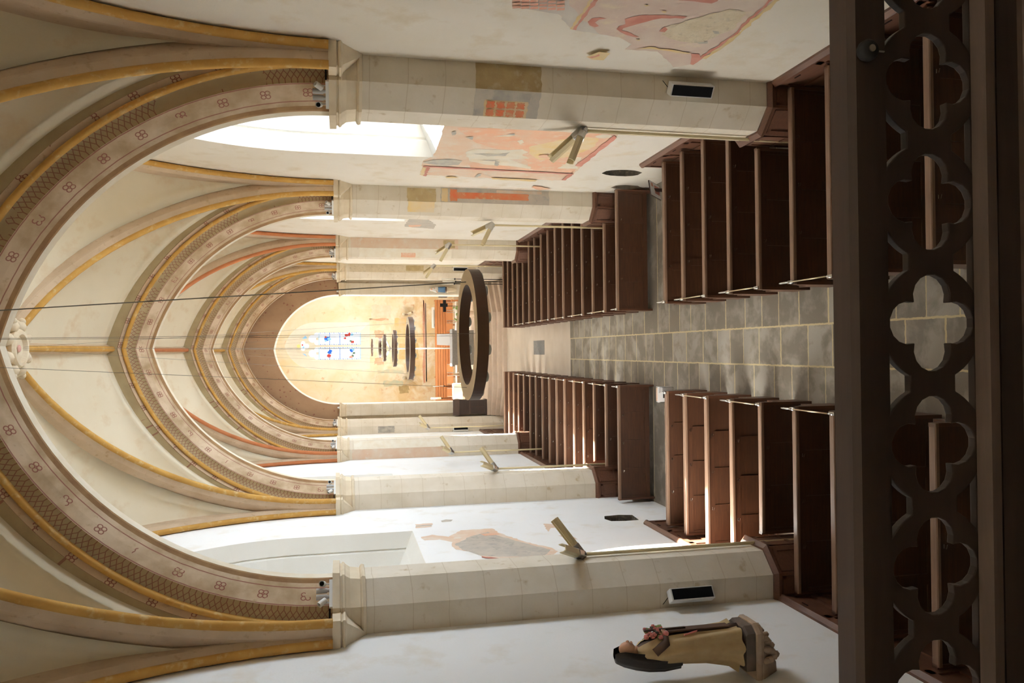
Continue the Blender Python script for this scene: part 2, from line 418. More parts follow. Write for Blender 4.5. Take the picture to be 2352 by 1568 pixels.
# ------------------------------------------------------------------ vault
def arcz(x, a, h):
    t = a - abs(x); R = (a * a + h * h) / (2 * a); return math.sqrt(max(0, R * R - (R - t) ** 2))
VW = 3.36
def web_height(u, v, L, hc, ht, hw):
    u, v = min(1, abs(u)), min(1, abs(v))
    diag = lambda q: arcz(q * 4.6, 4.6, hc)
    if u >= v:
        q = u; s = v / u if u > 1e-6 else 0
        r = hc + (hw - hc) * q ** 2; G = arcz(s * L, L, hw) / hw
    else:
        q = v; s = u / v if v > 1e-6 else 0
        r = hc + (ht - hc) * q ** 2; G = arcz(s * VW, VW, ht) / ht
    zd = diag(q); return zd + (r - zd) * G
bays = []
prev = 1.9
ends = [1.9] + PD
HC, HT, HWALL = 4.92, 4.30, 4.62
mb = MB()
def dens(n):
    return [1 - (1 - t / n) ** 1.8 for t in range(n + 1)]
for bi in range(4):
    y0, y1 = ends[bi] + 1.0, ends[bi + 1]; ym = (y0 + y1) / 2; L = (y1 - y0) / 2 - .28
    bays.append((ym, L, y0, y1))
    us = dens(26); us = [-x for x in reversed(us[1:])] + us
    vs = us
    xs = [-HW - .06] + [u * VW for u in us] + [HW + .06]; ys = [y0 - .45] + [ym + v * L for v in vs] + [y1 + .45]
    n0 = len(mb.v); nx = len(xs)
    for y in ys:
        for x in xs: mb.v.append((x, y, SPR + web_height(x / VW, (y - ym) / L, L, HC, HT, HWALL)))
    for j in range(len(ys) - 1):
        for i in range(nx - 1):
            a = n0 + j * nx + i
            if ((xs[i] + xs[i + 1]) > 0) == ((ys[j] + ys[j + 1]) / 2 > ym): mb.face((a, a + nx + 1, a + 1)); mb.face((a, a + nx, a + nx + 1))
            else: mb.face((a, a + nx, a + 1)); mb.face((a + nx, a + nx + 1, a + 1))
mb.quad([(-3.5, -3.1, 11.5), (3.5, -3.1, 11.5), (3.5, 2.6, 11.5), (-3.5, 2.6, 11.5)])
struct(mb.build('ceiling', M['vault'], smooth=True), 'cream plastered rib vault of the nave')

# transverse arches: bands swept along both halves; r measured inward from the extrados
def arch_band(mb, prof, y_mid, mats=None, seg=26, RE=RI + .62, m=0, voff=0.0):
    """prof: list of (t, r) across the band; swept along both halves and mirrored to the far side"""
    for side in (1, -1):
        for mir in (1, -1):
            cum = [0.0]
            for a, b in zip(prof, prof[1:]): cum.append(cum[-1] + math.hypot(b[0] - a[0], b[1] - a[1]))
            n = len(mb.v); k = len(prof)
            for i in range(seg + 1):
                for (t, r) in prof:
                    R = RE - r; th = math.acos(min(1, C0 / R)) * i / seg
                    mb.v.append((side * (-C0 + R * math.cos(th)), y_mid + mir * t, SPR + R * math.sin(th)))
            for i in range(seg):
                for j in range(k - 1):
                    q = [n + i * k + j, n + i * k + j + 1, n + (i + 1) * k + j + 1, n + (i + 1) * k + j]
                    U = [(i, j), (i, j + 1), (i + 1, j + 1), (i + 1, j)]
                    uu = [((a / seg) * 4.9 + (0 if side > 0 else 7.3) + (0 if mir > 0 else 3.1) + y_mid * 1.37, cum[b]) for a, b in U]
                    if side * mir < 0: q.reverse(); uu.reverse()
                    mb.face(q, m, uu)
def arcpts(p, q, bulge, n=5):
    """points of a round moulding between p and q bulging to the camera side"""
    c = ((p[0] + q[0]) / 2, (p[1] + q[1]) / 2); d = (q[0] - p[0], q[1] - p[1]); L = math.hypot(*d)
    nx, ny = -d[1] / L, d[0] / L
    out = []
    for i in range(n + 1):
        a = PI * i / n; s = -math.cos(a) * .5
        out.append((c[0] + d[0] * s - nx * bulge * math.sin(a) * (1), c[1] + d[1] * s - ny * bulge * math.sin(a)))
    return out
def flip(ps, ok): return ps
PB = [(-.50, -.22), (-.50, .09)]
PP = [(-.50, .09), (-.515, .10), (-.46, .16)]
PR = [(-.46, .16), (-.49, .163), (-.515, .182), (-.512, .21), (-.485, .23), (-.44, .232)]
PLt = [(-.44, .232), (-.40, .26), (-.385, .32), (-.40, .375), (-.405, .385)]
PS = [(-.405, .385), (-.29, .48), (-.15, .575)]
PE = [(-.15, .575), (-.11, .612), (-.085, .62)]
PI_ = [(-.085, .62), (0, .622)]
ORD = ['painted pointed arch with ochre roll, the largest, nearest the loft', 'painted pointed arch with ochre roll, second counted from the loft', 'painted pointed arch with ochre roll, third counted from the loft', 'painted pointed arch with ochre roll, just before the russet chancel arch']
for i, d in enumerate(PD):
    y = d + .5
    t = thing('transverse_arch', ORD[i], 'arch', (0, y, SPR), 0, 'painted arches across the nave')
    for nm, prof, mt in (('side_band', PB, 'olive'), ('flowered_moulding', PP, 'pinkband'), ('roll_moulding', PR, 'roll'), ('lattice_hollow', PLt, 'lattice'), ('flowered_soffit', PS, 'soffit'), ('painted_edge', PE, 'brownedge'), ('inner_soffit', PI_, 'softstone')):
        b = MB(); arch_band(b, prof, 0.0)
        b.v = [(x, yy, z - SPR) for x, yy, z in b.v]
        b.build(nm, M[mt], t, smooth=nm == 'roll_moulding' or nm == 'lattice_hollow')

# ribs
def rib(name, label, cat, path, lateral, up_fn, rollmat, group, half=False, one=None):
    """path: list of points along the web; lateral: horizontal unit vector across; bands hang down from the web"""
    P = [Vector(p) for p in path]; base = P[0].copy()
    t = thing(name, label, cat, base, 0, group)
    la = Vector(lateral)
    def sweep(prof, nm, mt, smooth=False):
        b = MB(); k = len(prof); acc = 0
        cum = [0.0]
        for a, c in zip(prof, prof[1:]): cum.append(cum[-1] + math.hypot(c[0] - a[0], c[1] - a[1]))
        for i, p in enumerate(P):
            tg = (P[min(i + 1, len(P) - 1)] - P[max(i - 1, 0)]).normalized()
            nn = tg.cross(la).normalized()
            if nn.dot(up_fn(p)) < 0: nn = -nn
            for (s, r) in prof: b.v.append(tuple(p - base + la * s + nn * r))
        for i in range(len(P) - 1):
            dl = (P[i + 1] - P[i]).length
            for j in range(k - 1):
                b.face([i * k + j, i * k + j + 1, (i + 1) * k + j + 1, (i + 1) * k + j], 0, [(acc, cum[j]), (acc, cum[j + 1]), (acc + dl, cum[j + 1]), (acc + dl, cum[j])])
            acc += dl
        b.build(nm, mt, t, smooth)
    for sg in ((1, -1) if one is None else (one,)):
        f = lambda pr: [(sg * s, r) for s, r in pr]
        sweep(f([(.10, -.55), (.10, .0), (.095, .03), (.045, .115)]), 'painted_side', M['ribpink'])
        if one is not None: sweep(f([(-.045, -.1), (-.045, .12)]), 'painted_side', M['ribpink'])
    ro = [(.045, .112), (.052, .14), (.038, .172), (0, .187), (-.038, .172), (-.052, .14), (-.045, .112)]
    sweep(ro, 'roll_moulding', M[rollmat], True)
def halfarc(p0, p1, zrise, n=20):
    """from springing p0 (x, y) to crown p1 (x, y)"""
    l = math.hypot(p1[0] - p0[0], p1[1] - p0[1]); R = (l * l + zrise * zrise) / (2 * l)
    th = math.acos((R - l) / R) if abs((R - l) / R) <= 1 else PI / 2
    out = []
    for i in range(n + 1):
        a = th * i / n; s = (R - R * math.cos(a)) / l
        out.append((p0[0] + (p1[0] - p0[0]) * s, p0[1] + (p1[1] - p0[1]) * s, SPR + R * math.sin(a)))
    return out
BN = ['bay over the loft', 'first bay beyond the loft arch', 'second bay beyond the loft arch', 'third bay beyond the loft arch']
cen = lambda ym: (lambda p: (Vector((0, ym, 7.5)) - p).normalized())
for bi, (ym, L, y0, y1) in enumerate(bays):
    if bi < 4:
        rm = 'rollred' if bi == 2 else 'roll'
        for s in (1, -1):
            sd = 'right' if s > 0 else 'left'
            for e in (-1, 1):
                if bi == 0 and e < 0: continue
                p0 = (s * 3.17, ym + e * (L + .02)); p1 = (s * .16, ym + e * .16 * L / 3.17)
                dv = Vector((p1[0] - p0[0], p1[1] - p0[1], 0)).normalized(); lat = (-dv.y, dv.x, 0)
                rib('diagonal_rib', 'diagonal vault rib, %s side, %s end, %s' % (sd, 'far' if e > 0 else 'near', BN[bi]), 'rib', halfarc(p0, p1, HC + .02), lat, cen(ym), rm, 'diagonal vault ribs')
                # wall rib half
                q0 = (s * (HW - .06), ym + e * (L + .02)); q1 = (s * (HW - .06), ym)
                rib('wall_rib', 'ochre rib on %s wall, %s half, %s' % (sd, 'far' if e > 0 else 'near', BN[bi]), 'rib', halfarc(q0, q1, HWALL), (s, 0, 0), cen(ym), rm, 'wall ribs', one=-1)
        for e in (-1, 1):
            if bi == 0: continue
            pth = [(0, ym + e * (.2 + (abs((y1 if e > 0 else y0) - ym) - .1) * k / 8), SPR + HC + (HT - HC) * min(1, (abs((y1 if e > 0 else y0) - ym) * k / 8 / L)) ** 2) for k in range(9)]
            rib('ridge_rib', 'ridge rib along the crown, %s half, %s' % ('far' if e > 0 else 'near', BN[bi]), 'rib', pth, (1, 0, 0), lambda p: Vector((0, 0, -1)), rm, 'ridge ribs')
        # boss
        if bi >= 0:
            zb = SPR + HC - .22
            t = thing('vault_boss', 'carved round keystone with leaf knobs, crown of the ' + BN[bi], 'keystone', (0, ym, zb), 0, 'carved keystones')
            b = MB(); b.lathe([(.10, .14), (.29, .16), (.30, -.03), (.27, -.07), (.22, -.07), (.19, -.01), (.02, .01), (.02, .14)], 28); b.build('ring', M['cap'], t)
            b = MB(); b.lathe([(.02, -.005), (.06, -.02), (.05, -.035), (.01, -.05)], 10); b.build('carved_centre', M['rosered'], t)
            for k in range(8):
                a = PI / 8 + k * PI / 4
                b = MB(); b.ball((.36 * math.cos(a), .36 * math.sin(a), .05), .11, 0, 8, (1, 1, 1.2)); b.ball((.45 * math.cos(a), .45 * math.sin(a), .0), .06); b.build('leaf_knob', M['cap'], t, True)

# ------------------------------------------------------------------ piers
def pier_poly(s, d, off=0.0, wall=HW, sx=0.0):
    return [(s * wall, d - off), (s * (3.03 - off * .41), d - off), (s * (2.78 - off), d + .25 - off * .41), (s * (2.78 - off), d + .75 + off * .41), (s * (3.03 - off * .41), d + 1.0 + off), (s * wall, d + 1.0 + off)]
PN = ['first', 'second', 'third', 'fourth']
LOOK = {(1, 0): 'with a red brick-pattern paint patch', (-1, 0): 'bare and pale, nearest the nun statue', (1, 1): 'with a vermilion painted strip', (-1, 1): 'plain limewashed', (1, 2): 'stained ochre', (-1, 2): 'with a pale rounded lower patch', (1, 3): 'yellowish with a black loudspeaker low down', (-1, 3): 'greyish with a dark square paint trace'}
for s in (1, -1):
    sd = 'right' if s > 0 else 'left'
    for i, d in enumerate(PD):
        t = thing('stone_pier', '%s half-octagonal stone pier on the %s, %s' % (PN[i], sd, LOOK[(s, i)]), 'pier', (s * HW, d, 0), 0, 'wall piers')
        T = lambda ps, z: [(x - s * HW, y - d, z) for x, y in ps]
        mb = MB(); mb.rings([T(pier_poly(s, d), 0), T(pier_poly(s, d), SPR - .34)], 0)
        mb.build('shaft', M['pier'], t)
        mb = MB(); R = []
        for z, o in ((SPR - .38, 0), (SPR - .375, .035), (SPR - .345, .045), (SPR - .325, .03), (SPR - .315, .004), (SPR - .20, .02), (SPR - .15, .055), (SPR - .135, .075), (SPR - .115, .08), (SPR - .10, .062), (SPR - .085, .06), (SPR - .08, .10), (SPR, .105)):
            R.append(T(pier_poly(s, d, o), z))
        mb.rings(R); mb.build('capital', M['cap'], t)
        for e in (-1, 1):
            yy = d - .0 if e < 0 else d + 1.0
            mb = MB()
            P = lambda x0, x1, ya, yb, z: [(s * (x0 - HW), (yy + e * ya) - d, z), (s * (x1 - HW), (yy + e * ya) - d, z), (s * (x1 - HW), (yy + e * yb) - d, z), (s * (x0 - HW), (yy + e * yb) - d, z)]
            mb.rings([P(HW, HW - .04, -.02, .04, SPR - .36), P(HW, 3.10, -.02, .30, SPR - .16), P(HW, 3.04, -.02, .37, SPR - .14), P(HW, 3.04, -.02, .37, SPR - .12), P(HW, 3.07, -.02, .34, SPR - .10), P(HW, 3.04, -.02, .38, SPR - .085), P(HW, 3.04, -.02, .38, SPR)])
            mb.build('corner_corbel', M['cap'], t)
        # timber casing around the foot
        if i < 3:
            c = thing('pier_casing', 'panelled dark oak casing round the foot of the %s pier on the %s' % (PN[i], sd), 'panelling', (s * HW, d, 0), 0, 'pier casings')
            mb = MB(); mb.rings([T(pier_poly(s, d, .05), 0), T(pier_poly(s, d, .05), .98), T(pier_poly(s, d, .075), .985), T(pier_poly(s, d, .085), 1.02), T(pier_poly(s, d, .03), 1.06), T(pier_poly(s, d, .004), 1.06), T(pier_poly(s, d, .004), 0)], 0, False, False)
            mb.build('casing_body', M['wain'], c)
            pp = pier_poly(s, d, .05)
            for k in range(5):
                a, b = Vector((*pp[k], 0)), Vector((*pp[k + 1], 0)); w = (b - a).length
                u = (b - a) / w; nrm = Vector((u.y, -u.x, 0))
                if nrm.dot(Vector((-s, 0, 0))) + nrm.dot(Vector((0, -1 if k < 2 else (1 if k > 2 else 0), 0))) < 0: nrm = -nrm
                mt = Matrix((( u.x, nrm.x, 0, a.x - s * HW), (u.y, nrm.y, 0, a.y - d), (0, 0, 1, 0), (0, 0, 0, 1)))
                pb = MB()
                for (x0, x1, z0, z1) in ((.03, w - .03, .9, .95), (.03, w - .03, .55, .6), (.03, .07, .1, .95), (w - .07, w - .03, .1, .95), (.03, w - .03, .1, .15)): pb.box(x0, x1, -.005, .014, z0, z1, 0, mt)
                pb.build('panel_frame', M['wain'], c)

# chancel arch
half, zs2, za2 = 2.21, 6.5, 9.05
out = [(-3.6, .0), (3.6, .0), (3.6, 11.9), (-3.6, 11.9)]
op = pointed(0, half, .0, zs2, za2, 16)
mb = MB()
wl = holed('wall_chancel_arch', [(-3.6, -.15), (3.6, -.15), (3.6, 11.9), (-3.6, 11.9)], [[(x, max(z, -.1)) for x, z in op]], lambda p: (p[0], 32.3, p[1]), M['pier'])
struct(wl)
# russet painted face between the two arches (thin painted lime skin on the wall)
bm_ = MB(); N = 30
h2 = za2 - zs2; R2 = (half * half + h2 * h2) / (2 * half); th2 = math.asin(min(1, h2 / R2)) if h2 <= R2 else PI / 2
for s in (1, -1):
    n = len(bm_.v)
    for i in range(N + 1):
        a = th2 * i / N; th = math.acos(C0 / (RI + .25)) * i / N
        bm_.v.append((s * (half - R2 + R2 * math.cos(a)), 32.285, zs2 + R2 * math.sin(a)))
        bm_.v.append((s * (-C0 + (RI + .25) * math.cos(th)), 32.285, SPR + (RI + .25) * math.sin(th)))
    for i in range(N): bm_.face((n + 2 * i, n + 2 * i + 1, n + 2 * i + 3, n + 2 * i + 2))
tag(bm_.build('painted_arch_face', M['speck']), 'russet flower-speckled painted face over the chancel arch', 'mural')
mb = MB()
mb.rings([[(x, 32.3, max(z, -.1)) for x, z in op], [(x, 33.2, max(z, -.1)) for x, z in op]], 0, True, False)
struct(mb.build('trim_1', M['niche']), 'inner reveal of the chancel arch')
for s in (1, -1):
    sd = 'right' if s > 0 else 'left'
    t = thing('chancel_arch_respond', 'plain grey stone respond with moulded capital carrying the chancel arch on the ' + sd, 'pier', (s * 2.45, 32.2, 0), 0, 'chancel arch responds')
    mb = MB(); mb.box(s * -.22, s * .22, -.0, .1, .0, 6.36); mb.build('shaft', M['pier'], t)
    mb = MB(); mb.rings([[(s * -(.23 + o), -o, z), (s * .24, -o, z), (s * .24, .1, z), (s * -(.23 + o), .1, z)] for z, o in ((6.24, 0), (6.245, .03), (6.27, .03), (6.28, .0), (6.36, .03), (6.42, .06), (6.44, .06), (6.45, .09), (6.52, .09))]); mb.build('capital', M['cap'], t)

# chancel
CW = 3.1
for s, nm in ((1, 'wall_chancel_right'), (-1, 'wall_chancel_left')):
    wn = [(36.2, .5, 4.3, 6.2, 7.2)] if s > 0 else [(36.2, .9, 3.2, 6.2, 7.8)]
    o = holed(nm, [(33.2, .4), (41, .4), (41, 9.6), (33.2, 9.6)], [pointed(*w) for w in wn], lambda p, s=s: (s * CW, p[0], p[1]), M['east']); struct(o)
    for j, w in enumerate(wn):
        A = pointed(*w); k_ = .1 if s > 0 else .25; B = pointed(w[0], w[1] - k_, w[2] + .3, w[3], w[4] - .3)
        mb = MB(); mb.rings([[(s * CW, a, z) for a, z in A], [(s * (CW + .6), a, z) for a, z in B]], 0, True, False)
        fr = struct(mb.build('window_%d' % (7 + j + (1 if s < 0 else 0)), M['niche']))
        g = MB(); g.quad([(s * (CW + .6), a, z) for a, z in B]); g.build('window_glass', M['glass'], fr)
mb = MB()
for s in (1, -1):
    n = len(mb.v)
    for i in range(13):
        a = PI * .44 * i / 12
        for y in (33.2, 41.05): mb.v.append((s * (CW - 3.75 + 3.75 * math.cos(a) if i < 12 else 0), y, 6.5 + 3.75 * math.sin(a) * .86))
    for i in range(12): mb.face((n + 2 * i, n + 2 * i + 1, n + 2 * i + 3, n + 2 * i + 2))
struct(mb.build('ceiling_chancel', M['vault'], smooth=True))
mb = MB(); mb.quad([(-3.6, 33.2, 0), (3.6, 33.2, 0), (3.6, 33.2, 11.9), (-3.6, 33.2, 11.9)])
wl = holed('wall_chancel_arch_back', [(-3.6, -.15), (3.6, -.15), (3.6, 11.9), (-3.6, 11.9)], [[(x, max(z, -.1)) for x, z in op]], lambda p: (p[0], 33.2, p[1]), M['lwall']); struct(wl)
# steps up to the chancel
for k in range(4):
    yc, ys = 30.5 + .32 * k, 31.2 + .17 * k
    poly = [(-1.6, yc), (1.45, yc), (2.75, 31.3 + .45 * k), (2.75, 33.1), (2.2, 33.1), (2.2, 33.19), (-2.2, 33.19), (-2.2, 33.1), (-2.75, 33.1), (-2.75, ys)]
    mb = MB(); mb.prism(poly, .15 * k, .15 * (k + 1), 'z')
    o = mb.build('chancel_step', M['step'])
    tag(o, ['lowest pale stone step before the chancel, level with the front pews', 'second pale stone step up to the chancel', 'third pale stone step up to the chancel, just below the top', 'top pale stone step widening into the chancel platform'][k], 'step', 'chancel steps')
mb = MB(); mb.box(-3.3, 3.3, 33.19, 41.05, .45, .6); struct(mb.build('floor_chancel', M['step']))
# east wall with traceried window
EX = .21
A = pointed(EX, 1.2, 4.98, 7.7, 9.2, 12); B = pointed(EX, .76, 5.42, 7.7, 8.75, 12)
o = holed('wall_east', [(-3.4, .4), (3.4, .4), (3.4, 10.2), (-3.4, 10.2)], [A], lambda p: (p[0], 41, p[1]), M['east']); struct(o)
mb = MB(); mb.rings([[(x, 41, z) for x, z in A], [(x, 41.32, z) for x, z in B]], 0, True, False)
ew = struct(mb.build('window_9', M['niche']))
mb = MB(); mb.prism([(x, z) for x, z in B], 41.32, 41.44, 'y'); mb.box(EX - .035, EX + .035, 41.26, 41.32, 5.42, 7.75); mb.build('tracery', M['niche'], ew)
def disc(cx, cz, r, y, n=14, sx=1, sz=1): return [(cx + sx * r * math.cos(2 * PI * k / n), y, cz + sz * r * math.sin(2 * PI * k / n)) for k in range(n)]
yg = 41.312
for cx0, cx1, nm in ((.27, .89, 'a'), (-.48, .14, 'b')):
    g = MB(); cm = (cx0 + cx1) / 2
    g.quad([(cx0, yg, 5.44), (cx1, yg, 5.44), (cx1, yg, 7.55), (cx0, yg, 7.55)], 0)
    for c in ((cm, 7.86, .19), (cm - .19, 7.64, .13), (cm + .19, 7.64, .13)): g.quad(disc(c[0], c[2] * 0 + c[1], c[2], yg - .001 * (1 + c[0] % .5)), 0)
    r = random.Random(3 if nm == 'a' else 4)
    y2 = yg - .006
    for zz in (7.53, 7.0, 6.49, 5.45):
        for q in range(9): g.quad([(cx0 + q * .069, y2, zz - .018), (cx0 + q * .069 + .05, y2, zz - .018), (cx0 + q * .069 + .05, y2, zz + .018), (cx0 + q * .069, y2, zz + .018)], 1 if (q * 3 + int(zz * 10)) % 3 else 2)
    for q in range(18):
        zz = 5.5 + q * .113
        for xa in (cx0, cx1 - .035): g.quad([(xa, y2, zz), (xa + .035, y2, zz + .03), (xa + .035, y2, zz + .075), (xa, y2, zz + .045)], 1 if q % 2 else 2)
    if nm == 'a':
        fig = [(cm + .0, 7.12, .13, 1), (cm - .02, 7.02, .09, 2), (cm + .09, 7.2, .06, 3), (cm - .1, 7.2, .06, 2), (cm + .18, 6.15, .09, 3), (cm + .22, 6.0, .09, 3), (cm + .20, 5.88, .08, 2), (cm - .18, 5.85, .08, 3), (cm - .12, 5.95, .05, 5), (cm + .02, 6.22, .06, 3)]
    else:
        fig = [(cm + .05, 7.0, .10, 1), (cm + .12, 6.96, .08, 1), (cm - .12, 7.04, .10, 3), (cm + .14, 5.9, .10, 1), (cm + .18, 5.82, .07, 2), (cm - .14, 5.85, .07, 5), (cm - .2, 5.93, .08, 6), (cm + .0, 5.78, .06, 5)]
    for q, (fx, fz, fr_, fm) in enumerate(fig):
        rr = random.Random(q + 10)
        g.quad([(fx + fr_ * rr.uniform(.6, 1.15) * math.cos(2 * PI * k / 8), y2 - .002 - q * .0006, fz + fr_ * rr.uniform(.8, 1.4) * math.sin(2 * PI * k / 8)) for k in range(8)], fm)
    g.build('stained_glass_light', [M['litwhite'], M['litblue'], M['litsky'], M['litred'], M['lityellow'], M['litgreen'], M['rosered']], ew)
g = MB()
for c in ((EX, 8.54, .09, 1), (EX + .15, 8.32, .11, 0), (EX - .13, 8.32, .11, 0), (EX, 8.15, .13, 0), (EX, 8.32, .1, 0), (EX + .06, 8.35, .04, 2), (EX - .06, 8.30, .045, 3)): g.quad(disc(c[0], c[1], c[2], yg - .001 - c[3] * .002 - abs(c[0] - EX) * .004), c[3])
for sx in (.47, -.47): g.quad([(EX + sx - .07, yg, 8.12), (EX + sx + .07, yg, 8.22 if sx < 0 else 8.2), (EX + sx * .8, yg, 8.36)], 3)
g.build('quatrefoil_light', [M['litwhite'], M['lityellow'], M['litred'], M['litsky']], ew)
# ------------------------------------------------------------------ wainscot
def wainscot(s, ya, yb, label):
    t = thing('wainscot', label, 'panelling', (s * HW, ya, 0), 0, 'oak wainscot')
    L = yb - ya; B = lambda m_, x0, x1, y0, y1, z0, z1: m_.box(s * -x0, s * -x1, y0, y1, z0, z1)
    mb = MB(); B(mb, -.02, .035, 0, L, 0, .97); mb.build('boarding', M['wain'], t)
    mb = MB(); mb.prism([(s * .01, .93), (s * -.05, .93), (s * -.075, .955), (s * -.075, .985), (s * -.03, 1.03), (s * .01, 1.03)], 0, L, 'y'); mb.build('top_ledge', M['wain'], t)
    mb = MB(); n = max(1, round(L / .8))
    for k in range(n + 1):
        yy = L * k / n; B(mb, .035, .055, max(0, yy - .05), min(L, yy + .05), .05, .93)
    for z in (.05, .5, .84): B(mb, .035, .055, 0, L, z, z + .09)
    mb.build('panel_frame', M['wain'], t)
    mb = MB()
    for k in range(n): B(mb, .056, .062, L * (k + .55) / n - .06, L * (k + .55) / n + .06, .88, .895)
    mb.build('vent_slots', M['black'], t)
wainscot(1, 1.7, 9.13, 'low dark oak wainscot on the right wall, from the loft to the first pier')
wainscot(1, 10.27, 13.7, 'low dark oak wainscot on the right wall, between first pier and the cross aisle')
wainscot(1, 17.47, 23.93, 'low dark oak wainscot on the right wall, between second and third piers')
wainscot(1, 25.07, 31.28, 'low dark oak wainscot on the right wall, between third and fourth piers')
wainscot(-1, 1.7, 9.13, 'low dark oak wainscot on the left wall under the nun statue')
wainscot(-1, 10.27, 13.7, 'low dark oak wainscot on the left wall, between first pier and the cross aisle')
wainscot(-1, 17.47, 23.93, 'low dark oak wainscot on the left wall, between second and third piers')
wainscot(-1, 25.07, 31.28, 'low dark oak wainscot on the left wall, between third and fourth piers')

# ------------------------------------------------------------------ pews
def make_pew(s, L, Ls):
    t = thing('church_pew', 'x', 'pew', (0, 0, 0), 0)
    X = lambda m_, x0, x1, *a: m_.box(s * x0, s * x1, *a)
    mb = MB(); X(mb, .04, L - .02, .0, .022, .10, .755)
    n = 4 if L > 2.2 else 3
    for k in range(n + 1):
        xx = .04 + (L - .06) * k / n; X(mb, max(.04, xx - .06), min(L - .02, xx + .06), -.014, .001, .10, .755)
    for z0, z1 in ((.10, .20), (.645, .755)): X(mb, .04, L - .02, -.0138, .001, z0, z1)
    mb.build('backrest', M['oak'], t)
    mb = MB(); mb.prism([(-.045, .755), (.05, .755), (.05, .79), (.035, .80), (-.04, .80), (-.05, .79)], s * .0, s * (L - .02), 'x'); mb.build('top_rail', M['rail'], t)
    mb = MB(); X(mb, .04, Ls - .02, .03, .40, .40, .43); X(mb, .04, Ls - .02, .33, .35, .30, .40); mb.build('seat', M['oak'], t)
    prof = [(-.03, .0), (.40, .0), (.40, .04), (.36, .07), (.355, .36), (.39, .40), (.40, .44), (.37, .455), (.20, .47), (.15, .50), (.13, .57), (.15, .61), (.14, .64), (.10, .645), (.075, .68), (.06, .75), (.045, .80), (-.03, .80)]
    for x0, ll in ((0, 0), (L - .04, 1)):
        mb = MB(); pr = prof if not ll or Ls == L else [(-.03, 0), (.03, 0), (.03, .8), (-.03, .8)]
        mb.prism(pr, s * x0, s * (x0 + .04), 'x'); o = mb.build('pew_end', M['oakend'], t)
    mb = MB()
    for q in (0,):
        mb.box(-.022, .022, -.019, -.013, .69, .70); mb.tube([(-.02, -.018, .695), (-.02, -.045, .69), (.02, -.045, .68), (.02, -.018, .675)], .004, 6)
    hk = mb.build('bag_hook', M['chrome'], t); hk.location = (s * (.04 + (L - .06) * 1 / n + .0), 0, 0)
    for k in range(2, n):
        h = hk.copy(); COL.objects.link(h); h.location = (s * (.04 + (L - .06) * k / n), 0, 0)
    return t
AX = {1: .71, -1: -.86}
LW = {1: 3.27 - .71, -1: 3.27 - .86}; LP = {1: 2.69 - .71, -1: 2.69 - .86}
protos = {}
def pew(s, y, kind, label, group):
    key = (s, kind)
    if key not in protos:
        L = {'full': LW[s], 'cut': LP[s], 'seatcut': LW[s]}[kind]; Ls = LP[s] if kind != 'full' else L
        o = protos[key] = make_pew(s, L, Ls); o.location = (AX[s], y, 0); o['label'] = label; o['group'] = group
    else: dup(protos[key], (AX[s], y, 0), label, 0, group)
ORDI = ['first', 'second', 'third', 'fourth', 'fifth', 'sixth', 'seventh', 'eighth', 'ninth', 'tenth', 'eleventh', 'twelfth', 'thirteenth', 'fourteenth', 'fifteenth', 'sixteenth']
BACK = [13.16, 12.40, 11.60, 10.775, 9.94, 9.09, 8.30, 7.49, 6.68]
FRONT = [15.645, 16.45, 17.27, 18.07, 18.87, 19.72, 20.49, 21.24, 22.0, 22.78, 23.50, 24.32, 25.09, 25.83, 26.6, 27.38]
for s in (1, -1):
    sd = 'right' if s > 0 else 'left'
    for i, y in enumerate(BACK):
        kind = 'cut' if i == 4 else ('seatcut' if i == 5 else 'full')
        ex = {0: ', at the cross aisle', 8: ', seen through parapet', 5: ', before first pier', 4: ', beside first pier'}.get(i, '')
        pew(s, y, kind, 'dark oak pew %s of aisle, near block, %s row behind cross aisle%s' % (sd, ORDI[i], ex) if i else 'front dark oak pew of near block, %s of aisle%s' % (sd, ex), 'near pews on the ' + sd)
    for i, y in enumerate(FRONT):
        kind = 'cut' if i in (1, 2, 11) else 'full'
        ex = {0: 'rearmost dark oak pew of far block, %s of aisle, panelled back facing cross aisle' % sd, 15: 'foremost dark oak pew before the chancel steps, %s of the aisle' % sd}.get(i, 'dark oak pew %s of aisle, far block, %s row beyond cross aisle' % (sd, ORDI[i]))
        pew(s, y, kind, ex, 'far pews on the ' + sd)
# closing rods between neighbouring pew ends at the aisle
rod0 = None
RODS = [(12.40, 11.60), (10.775, 9.94), (9.09, 8.30)] + [(FRONT[k + 1], FRONT[k]) for k in (1, 3, 5, 7, 9, 11)]
for s in (1, -1):
    for k, (ya, yb) in enumerate(RODS):
        lab = 'pale metal rod linking pew ends %s of aisle, %s' % ('right' if s > 0 else 'left', ['near block, farthest of three', 'near block, middle of three', 'near block, nearest the loft'][k] if k < 3 else 'far block, %s from cross aisle' % ORDI[k - 3])
        if rod0 is None:
            t = rod0 = thing('aisle_rod', lab, 'rod', (0, 0, 0), 0, 'closing rods along the aisle')
            mb = MB(); mb.tube([(0, -.04, .845), (0, -.78, .845)], .0085, 8); mb.build('rod', M['brass'], t, True)
            mb = MB(); pts = [(.012 * 0, .10 + .11 * math.cos(a) - .0, .845 + .03 * math.sin(a)) for a in [2 * PI * q / 16 for q in range(17)]]; mb.tube(pts, .009, 6); mb.box(-.02, .02, -.05, .05, .80, .83); mb.build('ring_clip', M['chrome'], t, True)
            mb = MB(); mb.tube([(0, -.78, .845), (0, -.82, .83), (.015, -.84, .80), (.02, -.80, .78)], .009, 6); mb.box(-.02, .02, -.86, -.76, .80, .815); mb.build('end_hook', M['chrome'], t, True)
            t.location = (AX[s] + s * .03, ya, 0)
        else: dup(rod0, (AX[s] + s * .03, ya, 0), lab)
